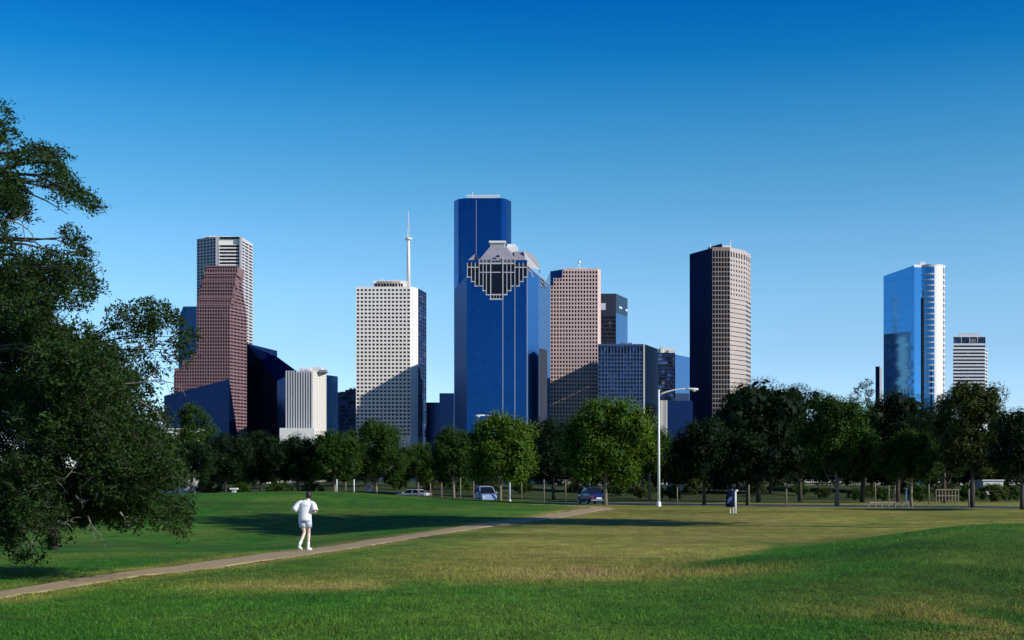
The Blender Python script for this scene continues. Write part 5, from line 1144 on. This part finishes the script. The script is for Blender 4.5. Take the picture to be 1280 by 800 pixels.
block('utility_box', 'small white box under the mid green tree', 'box', 457, 463, 608, 615, 176, M['white_wall'], 1)
block('utility_box', 'tiny white box at the crest of the lawn', 'box', 289.5, 294.5, 612, 617, 125, M['white_wall'], .3)
block('stone_wall', 'pale rubble wall under the full green oak', 'wall', 984, 1062, 604, 612, 228, M['stone'], 1)
block('stone_wall', 'pale concrete wall section behind the street lamp', 'wall', 866, 874, 603, 620, 205, M['stone'], 1)
block('stone_wall', 'long pale rubble bank beyond the small dark tree', 'wall', 876, 980, 603, 612, 236, M['stone'], 1)
block('white_house', 'pale low building behind the trunks of the dark oaks', 'building', 1062, 1100, 601, 610, 236, M['stone'], 6)
def fence(label, px0, px1, y0, y1, D, n, m, rails=2, name='railing', skew=0.0):
    x0, x1 = X(px0, D), X(px1, D); zt, zb_ = Z(y0, D), Z(y1, D); r_ = empty(name, ((x0+x1)/2, D, zb_), label, 'railing' if name == 'railing' else 'fence')
    b = MB()
    for k in range(n+1): x_ = x0+(x1-x0)*k/n; b.box(x_-.04, x_+.04, D-.06, D+.06, zb_-.6, zt+.05)
    b.build('upright', m, r_, r_.location); b = MB()
    for k in range(rails): z_ = zt-(zt-zb_)*k/max(1, rails)*.9; b.box(x0, x1, D-.1, D-.064, z_-.06, z_+.05)
    b.build('rail', m, r_, r_.location); return r_
fence('pale railing with tall uprights right of the low rounded tree', 1170, 1198, 612, 629, 135, 7, M['bark_pale'], 2)  # white railing given a dull brown to paint in its shade
fence('pale slatted fence between the lamp and the dark oaks', 905, 985, 603.5, 611, 230, 44, M['wood'], 2, 'slatted_fence')
fence('white pipe framework behind the street lamp', 826, 858, 606, 616, 200, 5, M['white_metal'], 3)
fence('low pale rail running beside the road bend', 1086, 1136, 628, 632, 112, 6, M['stone'], 1)
posts = [(421, 613.5, 600, 150, 0), (432, 613, 603, 150, 1), (442.5, 614, 600, 150, 0), (523, 617, 604, 150, 1), (538, 617, 605, 155, 1), (552, 619, 604, 150, 1), (575.5, 621, 598, 148, 1), (592, 621, 602, 152, 1), (652, 620, 603, 160, 1), (680, 622, 600, 150, 1), (707, 623, 600, 150, 1), (846.5, 627, 610, 128, 1),
         (936, 634, 607, 115, 1), (983, 635, 612, 114, 1), (1118.5, 636, 607, 112, 1), (1133, 634, 611, 114, 0), (1094, 625, 604, 135, 1), (1111, 626, 608, 132, 1), (1211, 637, 612, 108, 1), (1161, 628, 606, 130, 1)]
for k, (px, yb_, yt_, D_, kind) in enumerate(posts):
    x_ = X(px, D_); z_ = Hs(x_, D_); h_ = max(.9, Z(yt_, D_)-z_)
    o = empty('park_post', (x_, D_, z_), ['plain white park post standing among the trunks', 'weathered wooden park post standing among the trunks'][kind], 'post', ['white park posts', 'wooden park posts'][kind])
    b = MB(); b.tube([(0, 0, -.2), (0, 0, h_*.5), (0, 0, h_)], [.065 if kind else .06]*3, 9); b.build('post', M['wood'] if kind else M['white_metal'], o, smooth=True)
    b = MB(); b.tube([(0, 0, h_), (0, 0, h_+.04), (0, 0, h_+.07)], [.075, .075, .03], 9); b.build('post_cap', M['wood'] if kind else M['white_metal'], o)
# shrubs in the shade beyond the road
sb = [tree_meshes(500+k, 3.6, 1.9, .1, .16, 2600, 1, 14, .1) for k in range(3)]
for k, (px, D_) in enumerate([(610, 176), (655, 188), (720, 196), (775, 186), (800, 176), (838, 168), (870, 190), (900, 200), (946, 186), (1000, 188), (1030, 178), (1072, 170), (1090, 180), (1104, 160), (1130, 190), (1150, 150), (1183, 170), (1214, 150), (1240, 150), (1262, 165), (1290, 140), (350, 178), (390, 172), (300, 175), (260, 165), (500, 188), (540, 190), (575, 185)]):
    place_tree('shrub', 'low dark shrub growing in the shade beyond the road', sb[k % 3], px, D_, (M['leaf_mid'], M['bark']) if k % 2 else (M['leaf_olive'], M['bark']), 'shrubs in the shade beyond the road', scale=random.uniform(.7, 1.2), rz=k*1.3, cat='shrub')
